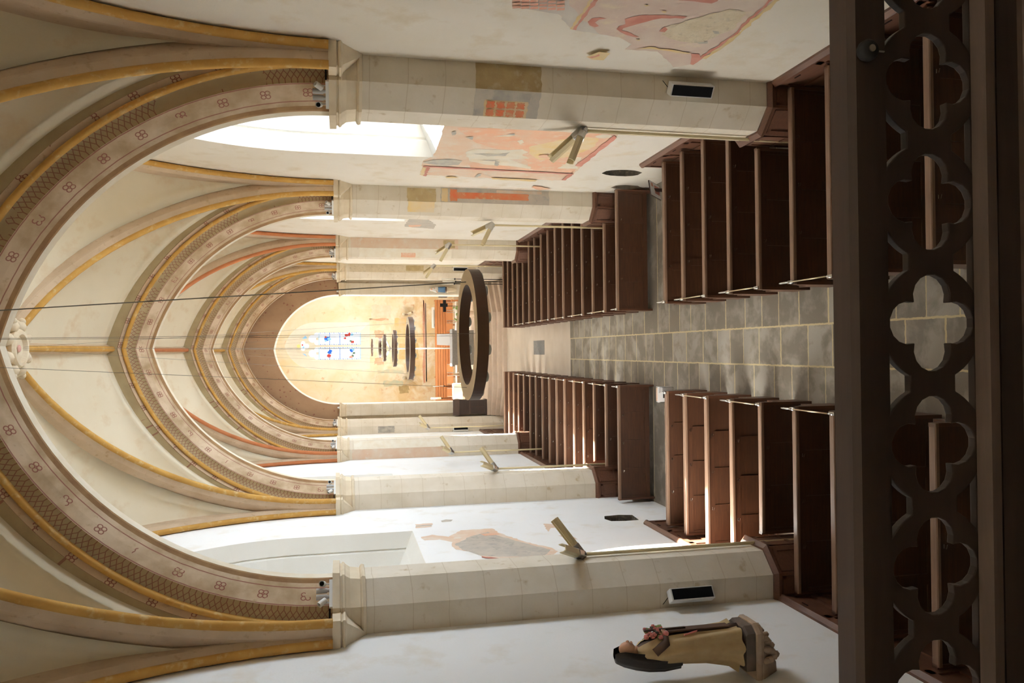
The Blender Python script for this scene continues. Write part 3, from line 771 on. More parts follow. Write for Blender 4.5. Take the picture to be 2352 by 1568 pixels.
# single clips on the rail ends next to the cross aisle
for s in (1, -1):
    for y, w in ((13.16, 'near block front pew'), (15.645, 'far block rearmost pew')):
        mb = MB(); mb.tube([(0, .10 + .11 * math.cos(a), .845 + .03 * math.sin(a)) for a in [2 * PI * q / 16 for q in range(17)]], .009, 6); mb.box(-.02, .02, -.05, .05, .80, .83)
        o = mb.build('rail_clip', M['chrome'], None, True, (AX[s] + s * .03, y, 0)); tag(o, 'chrome clip on rail end of the %s, %s of aisle' % (w, 'right' if s > 0 else 'left'), 'clip')

# ------------------------------------------------------------------ parapet of the loft
YB = 1.60; PZ = 5.128; PITCH = .2875
t = thing('parapet', 'dark oak loft parapet pierced with a row of quatrefoils', 'parapet', (-.045, YB, 4.6))
def quatre(cx, cz, o=.064, rl=.0505, n=9):
    P = []; tt = (2 * o - math.sqrt(max(0, 4 * o * o - 8 * (o * o - rl * rl)))) / 4
    tt = (2 * o + math.sqrt(max(0, 4 * o * o - 8 * (o * o - rl * rl)))) / 4
    a0 = math.atan2(tt, tt - o)
    for q in range(4):
        th = q * PI / 2
        for i in range(n):
            a = -a0 + 2 * a0 * i / n
            x, z = o + rl * math.cos(a), rl * math.sin(a)
            P.append((cx + x * math.cos(th) - z * math.sin(th), cz + x * math.sin(th) + z * math.cos(th)))
    return P
holes = []
NQ = 10
for k in range(-NQ, NQ + 1):
    cx = k * PITCH; cz = PZ - 4.6
    holes.append(quatre(cx, cz))
    if k < NQ:
        for e in (1, -1):
            P = []; Ro = .139; zo = .116
            a1 = math.asin(zo / Ro); a2 = math.asin(.062 / Ro)
            for i in range(6):
                a = a1 + (a2 - a1) * i / 5; P.append((cx + Ro * math.cos(a), cz + e * Ro * math.sin(a)))
            for i in range(6):
                a = a2 + (a1 - a2) * i / 5; P.append((cx + PITCH - Ro * math.cos(a), cz + e * Ro * math.sin(a)))
            holes.append(P if e < 0 else P[::-1])
W_ = 3.2
outer = [(-W_, .36), (W_, .36), (W_, .70), (-W_, .70)]
ob = holed('pierced_board', outer, holes, lambda p: (p[0], 0, p[1]), M['para']); ob.parent = t
sm = ob.modifiers.new('s', 'SOLIDIFY'); sm.thickness = .022; sm.offset = 0
bv = ob.modifiers.new('b', 'BEVEL'); bv.width = .004; bv.segments = 2; bv.limit_method = 'ANGLE'
ob.location = (0, .011, 0)
mb = MB(); mb.prism([(-.03, .685), (.055, .685), (.055, .745), (.045, .76), (-.018, .76), (-.03, .745)], -W_, W_, 'x'); mb.build('top_rail', M['para'], t)
mb = MB(); mb.prism([(-.02, .36), (-.035, .375), (-.035, .40), (-.005, .415), (-.005, .36)], -W_, W_, 'x'); mb.build('lower_moulding', M['parapale'], t)
mb = MB(); mb.prism([(-.03, .30), (.05, .30), (.05, .365), (-.03, .365)], -W_, W_, 'x'); mb.build('lower_rail', M['para'], t)
mb = MB(); mb.prism([(-.06, 0), (.05, 0), (.05, .305), (-.045, .305), (-.06, .29)], -W_, W_, 'x'); mb.build('plinth_board', M['parapale'], t)
t2 = thing('coat_knob', 'round black knob with a steel screw on the parapet rail', 'knob', (.572, YB - .03, 5.324))
rot = Matrix.Rotation(PI / 2, 4, 'X')
mb = MB(); mb.lathe([(.02, 0), (.024, .008), (.024, .02), (.018, .027), (.006, .028)], 20, 0, (0, 0, 0), rot); mb.build('knob_body', M['black'], t2, True)
mb = MB(); mb.lathe([(.008, .028), (.008, .031), (.003, .031)], 12, 0, (0, 0, 0), rot); mb.build('screw', M['steel'], t2)
mb = MB(); mb.box(.0, .003, -.012, -.008, -.045, -.024); mb.build('wire_end', M['steel'], t2)

# ------------------------------------------------------------------ ring chandeliers
def chandelier(x, y, z, D, w, h, top, label, thick=False):
    t = thing('ring_chandelier', label, 'chandelier', (x, y, z), 0, 'ring chandeliers down the nave')
    ro, ri = D / 2, D / 2 - w
    mb = MB(); n = 64
    ring = lambda r, zz: [(r * math.cos(2 * PI * k / n), r * math.sin(2 * PI * k / n), zz) for k in range(n)]
    mb.rings([ring(ro, 0), ring(ro, -h), ring(ri, -h), ring(ri, 0)], 0, True, False); mb.build('ring_body', M['ringside'], t)
    mb = MB(); mb.rings([ring(ro, 0), ring(ri, 0)], 0, True, False); mb.build('ring_top', M['ringtop_lit'], t)
    lb = MB(); lb.lathe([(.035, 0), (.04, -.008), (.036, -.02), (.02, -.026), (.004, -.026)], 14); l0 = None
    for k in range(12):
        a = 2 * PI * (k + .5) / 12; p = ((ro - w / 2) * math.cos(a), (ro - w / 2) * math.sin(a), -h)
        if l0 is None: l0 = lb.build('spot_lens', M['lens'], t, True, p)
        else: c = l0.copy(); COL.objects.link(c); c.location = p
    top_z = top - z
    for k, a in enumerate((0, PI / 2, PI, 1.5 * PI)):
        mb = MB(); r0 = ri + .02
        mb.tube([(r0 * math.cos(a), r0 * math.sin(a), .0), (.02 * math.cos(a) - x, .02 * math.sin(a), top_z)], .0045 if thick and k == 0 else (.0016 if thick else .0022), 6); mb.build('suspension_cable', M['cable'], t)
    return t
BZ = SPR + HC - .3
chandelier(.02, bays[0][0] - .2, 5.565, .985, .115, .082, BZ + .1, 'nearest ring chandelier, brown sides and top painted lit tan, hanging over the aisle', True)
chandelier(-.05, bays[1][0], 5.38, 1.06, .12, .08, BZ, 'second ring chandelier, top painted as if lit, far beyond the nearest ring')
chandelier(-.02, bays[2][0], 5.14, .96, .11, .08, BZ, 'third ring chandelier, smaller in view than the second ring')
chandelier(.03, bays[3][0], 4.99, .96, .11, .08, BZ, 'fourth ring chandelier, seen as a thin bar above the third ring')
chandelier(.06, 35.5, 4.79, .91, .11, .09, 9.5, 'dark ring chandelier over the chancel, seen edge-on')
chandelier(.10, 39.3, 4.98, .86, .10, .07, 9.4, 'farthest ring chandelier under the stained glass window')

# ------------------------------------------------------------------ lamp posts
def beam(mb, p, d, L, prof, up=(0, 0, 1), m=0, z0=0):
    d = Vector(d).normalized(); u = Vector(up); x = d.cross(u).normalized(); v = x.cross(d).normalized()
    mt = Matrix(((x.x, v.x, d.x, p[0]), (x.y, v.y, d.y, p[1]), (x.z, v.z, d.z, p[2]), (0, 0, 0, 1)))
    mb.prism(prof, z0, L, 'z', m, mt)
TR = [(-.055, .045), (-.055, -.005), (-.035, -.045), (.035, -.045), (.055, -.005), (.055, .045), (.043, .045), (.043, .0), (.028, -.034), (-.028, -.034), (-.043, .0), (-.043, .045)]
def lamp_post(x, y, zt, s, label, dirs, L=.58, pr=.023, pm='cream', tm='cream'):
    t = thing('uplighter_post', label, 'lamp', (x, y, 0), 0, 'uplighter posts')
    mb = MB(); mb.tube([(0, 0, 0), (0, 0, zt)], pr, 10); mb.lathe([(.06, 0), (.06, .02), (.02, .03)], 14); mb.build('pole', M[pm], t, True)
    mb = MB(); mb.lathe([(.02, zt - .03), (.028, zt - .02), (.028, zt + .03), (.02, zt + .04)], 12); mb.build('swivel', M['chrome'], t, True)
    for d in dirs:
        dv = Vector(d).normalized(); p = Vector((0, 0, zt)) - dv * .02
        mb = MB(); beam(mb, p, d, L, TR, z0=.16); mb.build('lamp_trough', M[tm], t)
        mb = MB(); beam(mb, p, d, .17, [(-.06, .05), (-.06, -.01), (-.035, -.055), (.035, -.055), (.06, -.01), (.06, .05)], z0=-.02); mb.build('lamp_head', M['steel'], t, bevel=.008)
lamp_post(2.735, 9.70, 3.40, 1, 'cream uplighter post with chrome head beside the first pier on the right', [(-.40, .36, .44), (-.52, -.24, .26)])
lamp_post(-2.735, 9.70, 3.48, -1, 'cream uplighter post leaning its trough over the first pier on the left', [(.50, .16, .36), (.22, -.42, .40)])
lamp_post(2.66, 16.95, 3.20, 1, 'cream uplighter post beside the second pier on the right', [(-.16, .40, .40), (-.52, -.2, .28)])
lamp_post(-2.70, 16.95, 3.17, -1, 'cream uplighter post beside the second pier on the left', [(.52, .16, .34), (.2, -.4, .40)])
lamp_post(2.96, 22.45, 3.38, 1, 'slender cream uplighter post on the right, between the second and third piers', [(-.2, .40, .34), (-.52, -.1, .30)])
lamp_post(-3.02, 22.45, 3.36, -1, 'slender cream uplighter post on the left, between the second and third piers', [(.52, .1, .34), (.2, -.4, .34)])
lamp_post(3.02, 28.6, 3.10, 1, 'distant cream uplighter post on the right, before the chancel steps', [(-.25, .35, .34), (-.5, -.15, .34)])
lamp_post(-2.9, 28.6, 3.36, -1, 'distant cream uplighter post on the left, before the chancel steps', [(.5, .1, .36), (.2, -.4, .36)])
t = None
lamp_post(.03, 38.0, 4.13, 1, 'tall white lamp post with two arms in a V in the middle of the chancel', [(.6, -.05, .34), (-.6, -.05, .34)], .72, .036, 'whitep', 'greyp')

# ------------------------------------------------------------------ loudspeakers, spotlights
def speaker(x, y, z, s, label, h=.57, tilt=0):
    t = thing('column_loudspeaker', label, 'loudspeaker', (x, y, z), -s * Rd(34), 'column loudspeakers on the piers')
    w = .078
    mb = MB(); mb.box(-w, w, -.10, .03, 0, h); mb.build('cabinet', M['whitep'], t, bevel=.006)
    mb = MB(); mb.box(-w + .014, w - .014, -.106, -.098, .02, h - .02); mb.build('grille', M['grille'], t)
    mb = MB(); mb.box(-.02, .02, .02, .075, .08, .12); mb.box(-.02, .02, .02, .075, h - .12, h - .08); mb.build('wall_bracket', M['greyp'], t)
    mb = MB(); mb.tube([(0, .02, h), (.0 + s * .03, .05, h + .03), (s * .06, .08, h + .06)], .004, 6); mb.build('cable', M['black'], t)
    return t
speaker(3.165, 9.12, 1.89, 1, 'white framed black column loudspeaker on the first pier on the right')
speaker(-3.18, 9.12, 1.97, -1, 'white framed black column loudspeaker on the first pier on the left, near the statue')
speaker(3.22, 31.22, 1.45, 1, 'small distant column loudspeaker on the fourth pier on the right', .58)
speaker(-3.26, 31.22, 1.48, -1, 'small distant column loudspeaker on the fourth pier on the left', .6)
def spots(s, d, label):
    t = thing('spotlight_cluster', label, 'spotlight', (s * 2.865, d + .045, SPR + .001), 0, 'spotlight clusters on the capitals')
    u = Vector((-s * .7071, .7071, 0)); nrm = Vector((-s * .7071, -.7071, 0))
    q = lambda a, b, z: tuple(u * a + nrm * b + Vector((0, 0, z)))
    mt = Matrix(((u.x, nrm.x, 0, 0), (u.y, nrm.y, 0, 0), (0, 0, 1, 0), (0, 0, 0, 1)))
    mb = MB(); mb.box(-.17, .17, -.03, .02, 0, .035, 0, mt); mb.build('mounting_rail', M['whitep'], t)
    for a in (-.035, .045):
        mb = MB(); mb.lathe([(.02, .035), (.02, .06)], 10, 0, q(a, 0, 0)); mb.lathe([(.03, .06), (.03, .18), (.01, .181)], 14, 0, q(a, 0, 0)); mb.build('gear_housing', M['greyp'], t, False)
    for a, dv in ((-.11, Vector((s * .35, -.55, .75))), (.12, Vector((-s * .3, -.85, .2)))):
        dv.normalize(); c = Vector(q(a, .02, .11))
        rot = dv.to_track_quat('Z', 'Y').to_matrix().to_4x4(); rot.translation = c
        mb = MB(); mb.lathe([(.028, -.05), (.034, -.045), (.034, .05), (.028, .05), (.026, .03), (.002, .03)], 14, 0, (0, 0, 0), rot); hd = mb.build('spot_head', M['whitep'], t, False)
        mb = MB(); mb.lathe([(.027, .031), (.002, .034)], 14, 0, (0, 0, 0), rot); mb.build('lens', M['black'], hd)
        mb = MB(); mb.tube([q(a, .0, .02), q(a, .01, .09)], .006, 6); mb.build('yoke', M['greyp'], t)
    mb = MB(); mb.tube([q(-.17, -.02, .03), q(-.30, -.06, .03), (s * .35, -.15, .02), (s * .44, -.16, .015)], .012, 6); mb.build('supply_cable', M['black'], t)
for i, d in enumerate(PD):
    for s in (1, -1): spots(s, d, 'white spotlight cluster on capital of the %s pier on the %s' % (PN[i], 'right' if s > 0 else 'left'))
for s in (1, -1):
    o = MB(); o.lathe([(.03, 0), (.03, .07), (.02, .075)], 10); o.box(-.05, .05, -.03, .03, -.01, .01)
    b = o.build('small_spotlight', M['whitep'], None, False, (s * 2.33, 32.16, 6.53)); tag(b, 'single tiny spotlight on the chancel arch respond on the ' + ('right' if s > 0 else 'left'), 'spotlight')

# ------------------------------------------------------------------ wall statue of a nun
SX, SY, SZ = -3.03, 7.2, 2.655
t = thing('nun_statue', 'painted nun statue in black veil and cream cape holding roses, on left wall', 'statue', (SX, SY, SZ))
def loft(mb, secs, n=40, fold=0.0, k=9, a0=0, a1=2 * PI, m=0):
    full = abs(a1 - a0 - 2 * PI) < 1e-6; R = []
    for (z, cx, cy, rx, ry, fa) in secs:
        R.append([(cx + rx * (1 + fold * fa * math.cos(k * a + z * 2)) * math.cos(a), cy + ry * (1 + fold * fa * math.cos(k * a + z * 2)) * math.sin(a), z) for a in [a0 + (a1 - a0) * i / (n if full else n - 1) for i in range(n)]])
    mb.rings(R, m, full, full)
mb = MB(); loft(mb, [(.0, .03, 0, .15, .17, 1), (.08, .03, 0, .145, .16, 1), (.4, .03, 0, .11, .13, 1), (.75, .01, 0, .10, .13, .5), (.98, .0, 0, .075, .12, .1), (1.04, 0, 0, .05, .06, 0)], 40, .07, 8); mb.build('brown_habit', M['brownrobe'], t, True)
mb = MB(); loft(mb, [(.03, -.02, 0, .235, .225, 1.2), (.12, -.005, 0, .19, .20, 1.1), (.35, .01, 0, .16, .18, 1), (.65, .01, 0, .145, .175, .8), (.86, .0, 0, .135, .165, .4), (1.0, -.01, 0, .09, .13, .1), (1.06, -.01, 0, .05, .06, 0)], 56, .10, 9, .30, 2 * PI - .30); mb.build('cream_cape', M['habit'], t, True)
mb = MB(); mb.ball((.035, 0, 1.155), .068, 0, 14, (1, .86, 1.2)); mb.ball((.104, 0, 1.15), .013, 0, 8, (1.1, .8, 1.4)); mb.ball((.09, 0, 1.11), .02, 0, 8, (.8, 1.1, .5)); mb.ball((.085, .026, 1.172), .009, 0, 6); mb.ball((.085, -.026, 1.172), .009, 0, 6); mb.tube([(.0, 0, 1.02), (.02, 0, 1.1)], .04, 10); mb.build('face', M['skin'], t, True)
mb = MB(); loft(mb, [(1.285, -.02, 0, .03, .03, 0), (1.27, -.02, 0, .075, .07, .2), (1.2, -.025, 0, .105, .10, .5), (1.08, -.05, 0, .115, .125, 1), (.95, -.07, 0, .12, .145, 1.2), (.80, -.085, 0, .115, .14, 1.3), (.62, -.09, 0, .10, .10, 1.3)], 30, .06, 10, .95, 2 * PI - .95); mb.build('black_veil', M['veil'], t, True)
mb = MB()
for sg in (1, -1):
    mb.tube([(.02, sg * .13, .92), (.10, sg * .12, .80), (.15, sg * .05, .78)], [.045, .042, .03], 10)
mb.build('sleeves', M['brownrobe'], t, True)
mb = MB()
for sg in (1, -1):
    mb.ball((.165, sg * .035, .785), .026, 0, 8, (1.1, .8, 1))
    for f in range(4): mb.tube([(.17, sg * (.035 - .012 * f + .01), .80 - .012 * f), (.19, sg * (.018 - .008 * f + .01), .80 - .012 * f), (.192, sg * (.0 - .004 * f), .805 - .012 * f)], .0075, 6)
    mb.tube([(.155, sg * .03, .805), (.165, sg * .01, .83)], .008, 6)
mb.build('hands', M['skin'], t, True)
mb = MB(); mb.box(.185, .20, -.012, .012, .55, .98); mb.box(.185, .20, -.08, .08, .86, .885); mb.build('crucifix', M['darkwood'], t)
r = random.Random(5); b1, b2 = MB(), MB()
for k in range(26):
    p = (.14 + r.uniform(0, .06), r.uniform(-.10, .10), .84 + r.uniform(-.06, .14)); (b1 if k % 4 else b2).ball(p, r.uniform(.018, .03), 0, 7)
b1.build('roses', M['rosep'], t); b2.build('rose_leaves', M['leafg'], t)
mb = MB(); mb.box(.172, .185, -.045, .045, .10, .74); mb.build('scapular', M['brownrobe'], t)
mb = MB(); mb.tube([(.15, -.09, .6), (.165, -.05, .45), (.165, .0, .42)], .008, 6); mb.build('rosary', M['rosep'], t)
mb = MB(); mb.rings([[(-.22, -.20, z), (o, -.20 , z), (o + .06, -.12, z), (o + .06, .12, z), (o, .20, z), (-.22, .20, z)] for z, o in ((-.10, .14), (-.02, .14), (0.0, .12))]); mb.build('plinth', M['plinth'], t)
c = thing('statue_console', 'carved foliate stone console carrying the nun statue on the left wall', 'console', (SX, SY, SZ - .10))
mb = MB()
mb.rings([[(-.31, -.22 - o, z), (.14 + o, -.22 - o, z), (.22 + o, -.13, z), (.22 + o, .13, z), (.14 + o, .22 + o, z), (-.31, .22 + o, z)] for z, o in ((-.10, -.04), (-.085, -.02), (-.07, -.02), (-.05, .0), (-.01, .0), (.0, -.01))]); mb.build('shelf', M['console'], c)
mb = MB(); r = random.Random(9)
mb.rings([[(-.31, -w, z), (x, -w * .8, z), (x, w * .8, z), (-.31, w, z)] for z, w, x in ((-.31, .05, -.22), (-.22, .11, -.10), (-.09, .20, .12))])
for z, w, x in ((-.12, .19, .12), (-.165, .165, .07), (-.205, .13, .0), (-.25, .09, -.08), (-.29, .05, -.16)):
    for k in range(9):
        a = -PI / 2 + PI * k / 8; mb.ball((-.16 + (x + .16) * math.cos(a) + .02, w * math.sin(a), z + r.uniform(-.02, .02)), r.uniform(.028, .042), 0, 7, (1, 1, 1.3))
mb.build('carved_foliage', M['console'], c, True)

# ------------------------------------------------------------------ murals (thin paint layers on walls and piers)
MUR = {"M0":[["mauve",[[7.054,4.941],[7.639,4.785],[7.679,4.299],[8.045,4.037],[8.114,3.693],[8.149,3.466],[8.313,3.253],[8.468,3.28],[8.457,2.883],[8.767,2.587],[8.894,2.493],[8.765,2.329],[8.563,2.26],[7.948,2.218],[7.488,2.233],[7.045,2.264],[6.737,2.296],[6.54,2.344]]],["greyplaster",[[7.696,4.295],[8.045,4.037],[8.114,3.693],[7.733,4.039],[7.435,4.251],[7.129,4.285],[7.13,4.594],[7.643,4.637]]],["red",[[7.287,3.989],[7.297,4.037],[8.044,4.03],[8.054,3.987]]],["ochre",[[7.297,4.037],[7.303,4.069],[8.032,4.068],[8.044,4.03]]],["red",[[7.82,3.934],[7.727,3.918],[7.687,3.838],[7.707,3.761],[7.746,3.833],[7.822,3.852],[7.901,3.781],[7.938,3.816],[7.902,3.884]]],["red",[[7.678,3.576],[7.583,3.487],[7.515,3.281],[7.503,2.954],[7.554,2.979],[7.587,3.203],[7.771,3.398],[7.904,3.508],[7.96,3.503],[8.098,3.244],[8.101,3.318],[8.006,3.502],[7.936,3.573],[7.867,3.569],[7.795,3.524]]],["red",[[7.049,3.256],[6.965,2.832],[7.105,2.821],[7.161,2.854],[7.159,2.978],[7.159,3.206]]],["roughplaster",[[7.802,3.078],[7.588,2.931],[7.456,2.802],[7.248,2.622],[7.276,2.417],[7.692,2.321],[7.866,2.415],[8.127,2.508],[8.116,2.772],[7.985,3.032]]],["grey",[[7.773,2.538],[7.777,2.461],[7.846,2.417],[7.846,2.476]]],["grey",[[8.103,2.554],[8.054,2.449],[8.112,2.428],[8.138,2.52]]],["red",[[7.901,3.101],[7.767,3.093],[7.83,3.03],[7.907,3.032]]],["red",[[6.954,2.295],[6.963,2.344],[7.136,2.305],[7.256,2.316],[7.559,2.31],[7.836,2.261],[8.0,2.277],[8.506,2.324],[8.414,2.383],[8.432,2.477],[8.743,2.339],[8.759,2.295],[8.558,2.281],[8.034,2.242],[7.809,2.224],[7.494,2.263]]],["ochre",[[6.94,2.225],[6.951,2.281],[7.494,2.263],[7.798,2.23],[8.034,2.242],[8.545,2.283],[8.548,2.23],[8.066,2.19],[7.651,2.209]]],["ochre",[[8.468,3.28],[8.323,3.043],[8.405,2.498],[8.437,2.501],[8.379,3.02]]],["ochre",[[7.308,3.52],[7.309,3.444],[7.342,3.476]]],["ochre",[[7.414,3.293],[7.406,3.219],[7.449,3.231]]],["ochre",[[8.154,3.281],[8.134,3.221],[8.182,3.219]]],["brick",[[7.221,4.87],[7.195,4.8],[7.241,4.792],[7.267,4.863]]],["brick",[[7.29,4.855],[7.264,4.784],[7.311,4.776],[7.337,4.847]]],["brick",[[7.36,4.84],[7.334,4.768],[7.382,4.76],[7.409,4.832]]],["brick",[[7.432,4.824],[7.406,4.751],[7.455,4.743],[7.482,4.816]]],["brick",[[7.506,4.807],[7.478,4.734],[7.528,4.726],[7.556,4.799]]],["brick",[[7.58,4.791],[7.553,4.717],[7.604,4.708],[7.632,4.783]]],["brick",[[7.205,4.788],[7.179,4.718],[7.225,4.709],[7.251,4.78]]],["brick",[[7.274,4.772],[7.247,4.701],[7.295,4.692],[7.321,4.764]]],["brick",[[7.344,4.756],[7.317,4.684],[7.365,4.675],[7.392,4.747]]],["brick",[[7.416,4.739],[7.389,4.667],[7.438,4.658],[7.465,4.73]]],["brick",[[7.489,4.722],[7.462,4.649],[7.512,4.64],[7.539,4.713]]],["brick",[[7.563,4.705],[7.536,4.631],[7.587,4.621],[7.615,4.696]]],["brick",[[7.188,4.706],[7.162,4.636],[7.209,4.627],[7.235,4.697]]],["brick",[[7.257,4.689],[7.231,4.618],[7.278,4.609],[7.304,4.68]]],["brick",[[7.327,4.672],[7.301,4.6],[7.349,4.591],[7.376,4.663]]],["brick",[[7.399,4.654],[7.372,4.582],[7.421,4.572],[7.448,4.645]]],["brick",[[7.472,4.636],[7.445,4.563],[7.495,4.554],[7.522,4.627]]],["brick",[[7.547,4.618],[7.519,4.545],[7.57,4.535],[7.598,4.609]]],["brick",[[7.172,4.623],[7.146,4.553],[7.192,4.544],[7.218,4.614]]],["brick",[[7.241,4.606],[7.215,4.535],[7.262,4.525],[7.288,4.596]]],["brick",[[7.311,4.588],[7.284,4.516],[7.332,4.506],[7.359,4.578]]],["brick",[[7.382,4.569],[7.356,4.497],[7.404,4.487],[7.431,4.56]]],["brick",[[7.455,4.551],[7.428,4.478],[7.478,4.468],[7.505,4.541]]],["brick",[[7.53,4.532],[7.502,4.458],[7.553,4.448],[7.58,4.521]]],["brick",[[7.156,4.541],[7.13,4.471],[7.176,4.461],[7.202,4.531]]],["brick",[[7.224,4.522],[7.198,4.452],[7.245,4.442],[7.271,4.513]]],["brick",[[7.294,4.504],[7.268,4.432],[7.316,4.422],[7.342,4.494]]],["brick",[[7.366,4.485],[7.339,4.413],[7.388,4.402],[7.415,4.474]]],["brick",[[7.438,4.465],[7.411,4.392],[7.461,4.381],[7.488,4.455]]],["brick",[[7.513,4.445],[7.485,4.372],[7.536,4.361],[7.563,4.434]]],["brick",[[7.139,4.458],[7.114,4.389],[7.16,4.378],[7.185,4.448]]],["brick",[[7.208,4.439],[7.182,4.369],[7.229,4.358],[7.255,4.429]]],["brick",[[7.278,4.42],[7.251,4.348],[7.299,4.337],[7.326,4.409]]],["brick",[[7.349,4.4],[7.322,4.328],[7.371,4.317],[7.398,4.389]]],["brick",[[7.422,4.379],[7.394,4.307],[7.444,4.295],[7.471,4.368]]],["brick",[[7.496,4.358],[7.468,4.285],[7.519,4.274],[7.546,4.347]]],["ochre",[[8.676,3.675],[8.504,3.577],[8.519,3.434],[8.744,3.442],[8.748,3.582]]],["red",[[8.685,3.654],[8.636,3.584],[8.565,3.556],[8.617,3.53],[8.701,3.597]]]],"M1":[["rose",[[11.179,5.265],[11.151,4.205],[11.173,2.826],[11.247,2.229],[12.051,2.099],[12.826,2.109],[14.245,2.026],[14.668,1.997],[15.218,2.019],[15.353,2.254],[15.253,2.656],[15.339,3.151],[15.334,3.763],[15.268,4.941],[14.134,5.0],[13.811,4.857],[11.849,4.918],[11.795,5.206]]],["mauve",[[11.158,5.153],[11.165,4.202],[11.206,3.283],[11.264,2.319],[11.671,2.219],[11.679,3.309],[11.74,4.086],[11.793,5.108]]],["ochre",[[11.793,5.108],[11.74,4.086],[11.742,3.131],[11.738,2.178],[11.798,2.156],[11.811,3.111],[11.808,4.072],[11.856,5.101]]],["ochre",[[11.179,5.265],[11.167,5.152],[11.804,5.107],[11.797,5.213]]],["orange",[[11.946,4.704],[11.855,3.904],[11.848,2.937],[11.884,2.176],[12.367,2.125],[13.936,2.123],[14.588,2.041],[14.53,2.935],[14.519,4.059],[14.22,4.183],[13.958,4.006],[14.131,3.676],[14.33,2.984],[13.806,3.148],[13.233,3.606],[12.915,4.087],[12.699,4.311],[12.312,4.522]]],["yellow",[[12.847,3.344],[12.33,2.964],[12.084,2.615],[12.155,2.336],[12.651,2.257],[13.382,2.444],[13.695,2.952],[13.306,3.232]]],["white",[[13.141,4.236],[13.122,3.753],[13.028,3.423],[13.175,3.282],[13.396,3.337],[13.655,3.148],[13.754,3.494],[13.979,3.258],[14.21,2.994],[14.406,2.946],[14.239,3.389],[14.233,3.807],[13.989,4.184],[13.434,4.345]]],["white",[[14.278,2.451],[13.988,2.417],[13.363,2.338],[13.382,2.239],[13.949,2.196],[14.248,2.045]]],["white",[[12.283,4.041],[12.198,3.895],[12.149,3.694],[12.289,3.81]]],["white",[[12.514,3.636],[12.409,3.568],[12.583,3.493],[12.717,3.53]]],["white",[[11.995,2.458],[11.891,2.376],[11.893,2.223],[12.002,2.167],[12.111,2.266],[12.092,2.392]]],["grey",[[14.225,5.0],[13.992,4.836],[13.905,4.559],[14.011,4.308],[14.326,4.334],[14.471,4.613],[14.341,4.869]]],["grey",[[13.837,3.753],[13.93,3.633],[14.29,3.588],[14.247,3.663]]],["grey",[[13.444,4.202],[13.412,3.747],[13.23,3.589],[13.518,3.617],[13.588,3.927]]],["grey",[[13.899,4.016],[13.785,3.671],[13.913,3.756]]],["grey",[[12.138,3.892],[12.068,3.761],[12.172,3.754]]],["grey",[[12.182,4.764],[12.085,4.7],[12.312,4.682],[12.349,4.725]]],["grey",[[12.427,4.504],[12.346,4.387],[12.554,4.369]]],["grey",[[14.993,3.863],[14.935,3.784],[15.266,3.795],[15.262,3.876]]],["red",[[14.484,4.964],[14.613,2.034],[14.713,2.003],[14.579,4.954]]],["yellow",[[14.579,4.954],[14.585,4.898],[15.301,4.879],[15.226,4.955]]],["red",[[14.598,4.881],[14.606,4.83],[15.335,4.817],[15.301,4.875]]],["red",[[14.688,2.113],[14.673,2.026],[15.216,2.009],[15.214,2.104]]],["mauve",[[11.261,2.304],[11.27,2.204],[11.514,2.194],[11.505,2.296]]],["red",[[11.884,2.176],[11.989,2.095],[14.021,2.057],[13.987,2.185]]],["orange",[[13.347,3.059],[13.263,2.99],[13.266,2.808],[13.527,2.847],[13.482,3.007]]],["ochre",[[15.222,3.541],[15.242,2.968],[15.27,2.59],[15.412,2.595],[15.361,3.494]]],["ochre",[[15.316,4.445],[15.231,4.318],[15.357,4.161],[15.409,4.413]]],["orange",[[15.992,2.526],[15.82,2.525],[15.877,2.328],[16.101,2.071],[16.265,2.293]]]],"M2":[["rose",[[13.739,5.139],[13.856,4.93],[13.615,4.67],[14.07,4.39],[14.064,3.812],[13.662,3.755],[12.907,3.444],[12.431,3.129],[12.204,3.091],[11.653,3.461],[11.422,4.21],[11.637,4.396],[12.031,4.229],[12.248,4.356],[12.441,4.371],[12.714,4.67],[13.026,4.7],[13.227,4.659],[13.471,4.845],[13.473,5.102]]],["stone",[[13.064,4.644],[13.569,4.281],[13.829,3.939],[13.442,3.799],[12.808,3.467],[12.326,3.183],[11.974,3.376],[12.1,4.072],[12.242,4.333],[12.689,4.575]]],["grey",[[13.467,4.324],[13.542,4.179],[13.342,4.188]]],["grey",[[13.394,4.047],[13.348,3.871],[13.1,3.973]]],["grey",[[12.903,3.832],[12.959,3.639],[12.675,3.753]]],["grey",[[12.763,4.089],[12.63,3.889],[12.547,4.031]]],["orange",[[13.694,4.099],[13.698,3.802],[13.551,3.777],[13.509,4.053]]],["red",[[12.197,4.341],[11.995,4.093],[12.011,3.268],[11.942,3.287],[11.919,4.109],[12.127,4.354]]],["rosered",[[11.683,4.411],[11.824,4.292],[11.689,4.271],[11.588,4.371]]]],"M3":[["rose",[[14.777,5.147],[14.782,4.823],[14.48,4.857],[14.436,5.165]]],["stone",[[14.647,5.145],[14.644,4.844],[14.569,4.853],[14.559,5.153]]]],"M4":[["stone",[[14.947,4.637],[15.043,4.533],[14.98,4.402],[14.832,4.461],[14.812,4.635]]]],"M5":[["rose",[[14.19,2.806],[14.042,2.544],[13.834,2.574],[13.825,2.775],[13.551,2.891],[13.792,2.883]]]],"M6":[["rose",[[13.235,2.8],[13.122,2.589],[12.868,2.554],[12.992,2.735]]]],"M7":[["stone",[[21.458,4.75],[19.667,4.689],[19.723,4.08],[20.031,3.888],[20.499,4.183],[21.327,3.906],[21.992,3.889],[21.813,4.494],[21.716,4.73]]],["orange",[[19.725,4.646],[19.723,4.08],[20.016,4.083],[20.07,4.423]]],["orange",[[21.442,4.65],[21.335,4.294],[21.65,4.303],[21.747,4.583]]]]}
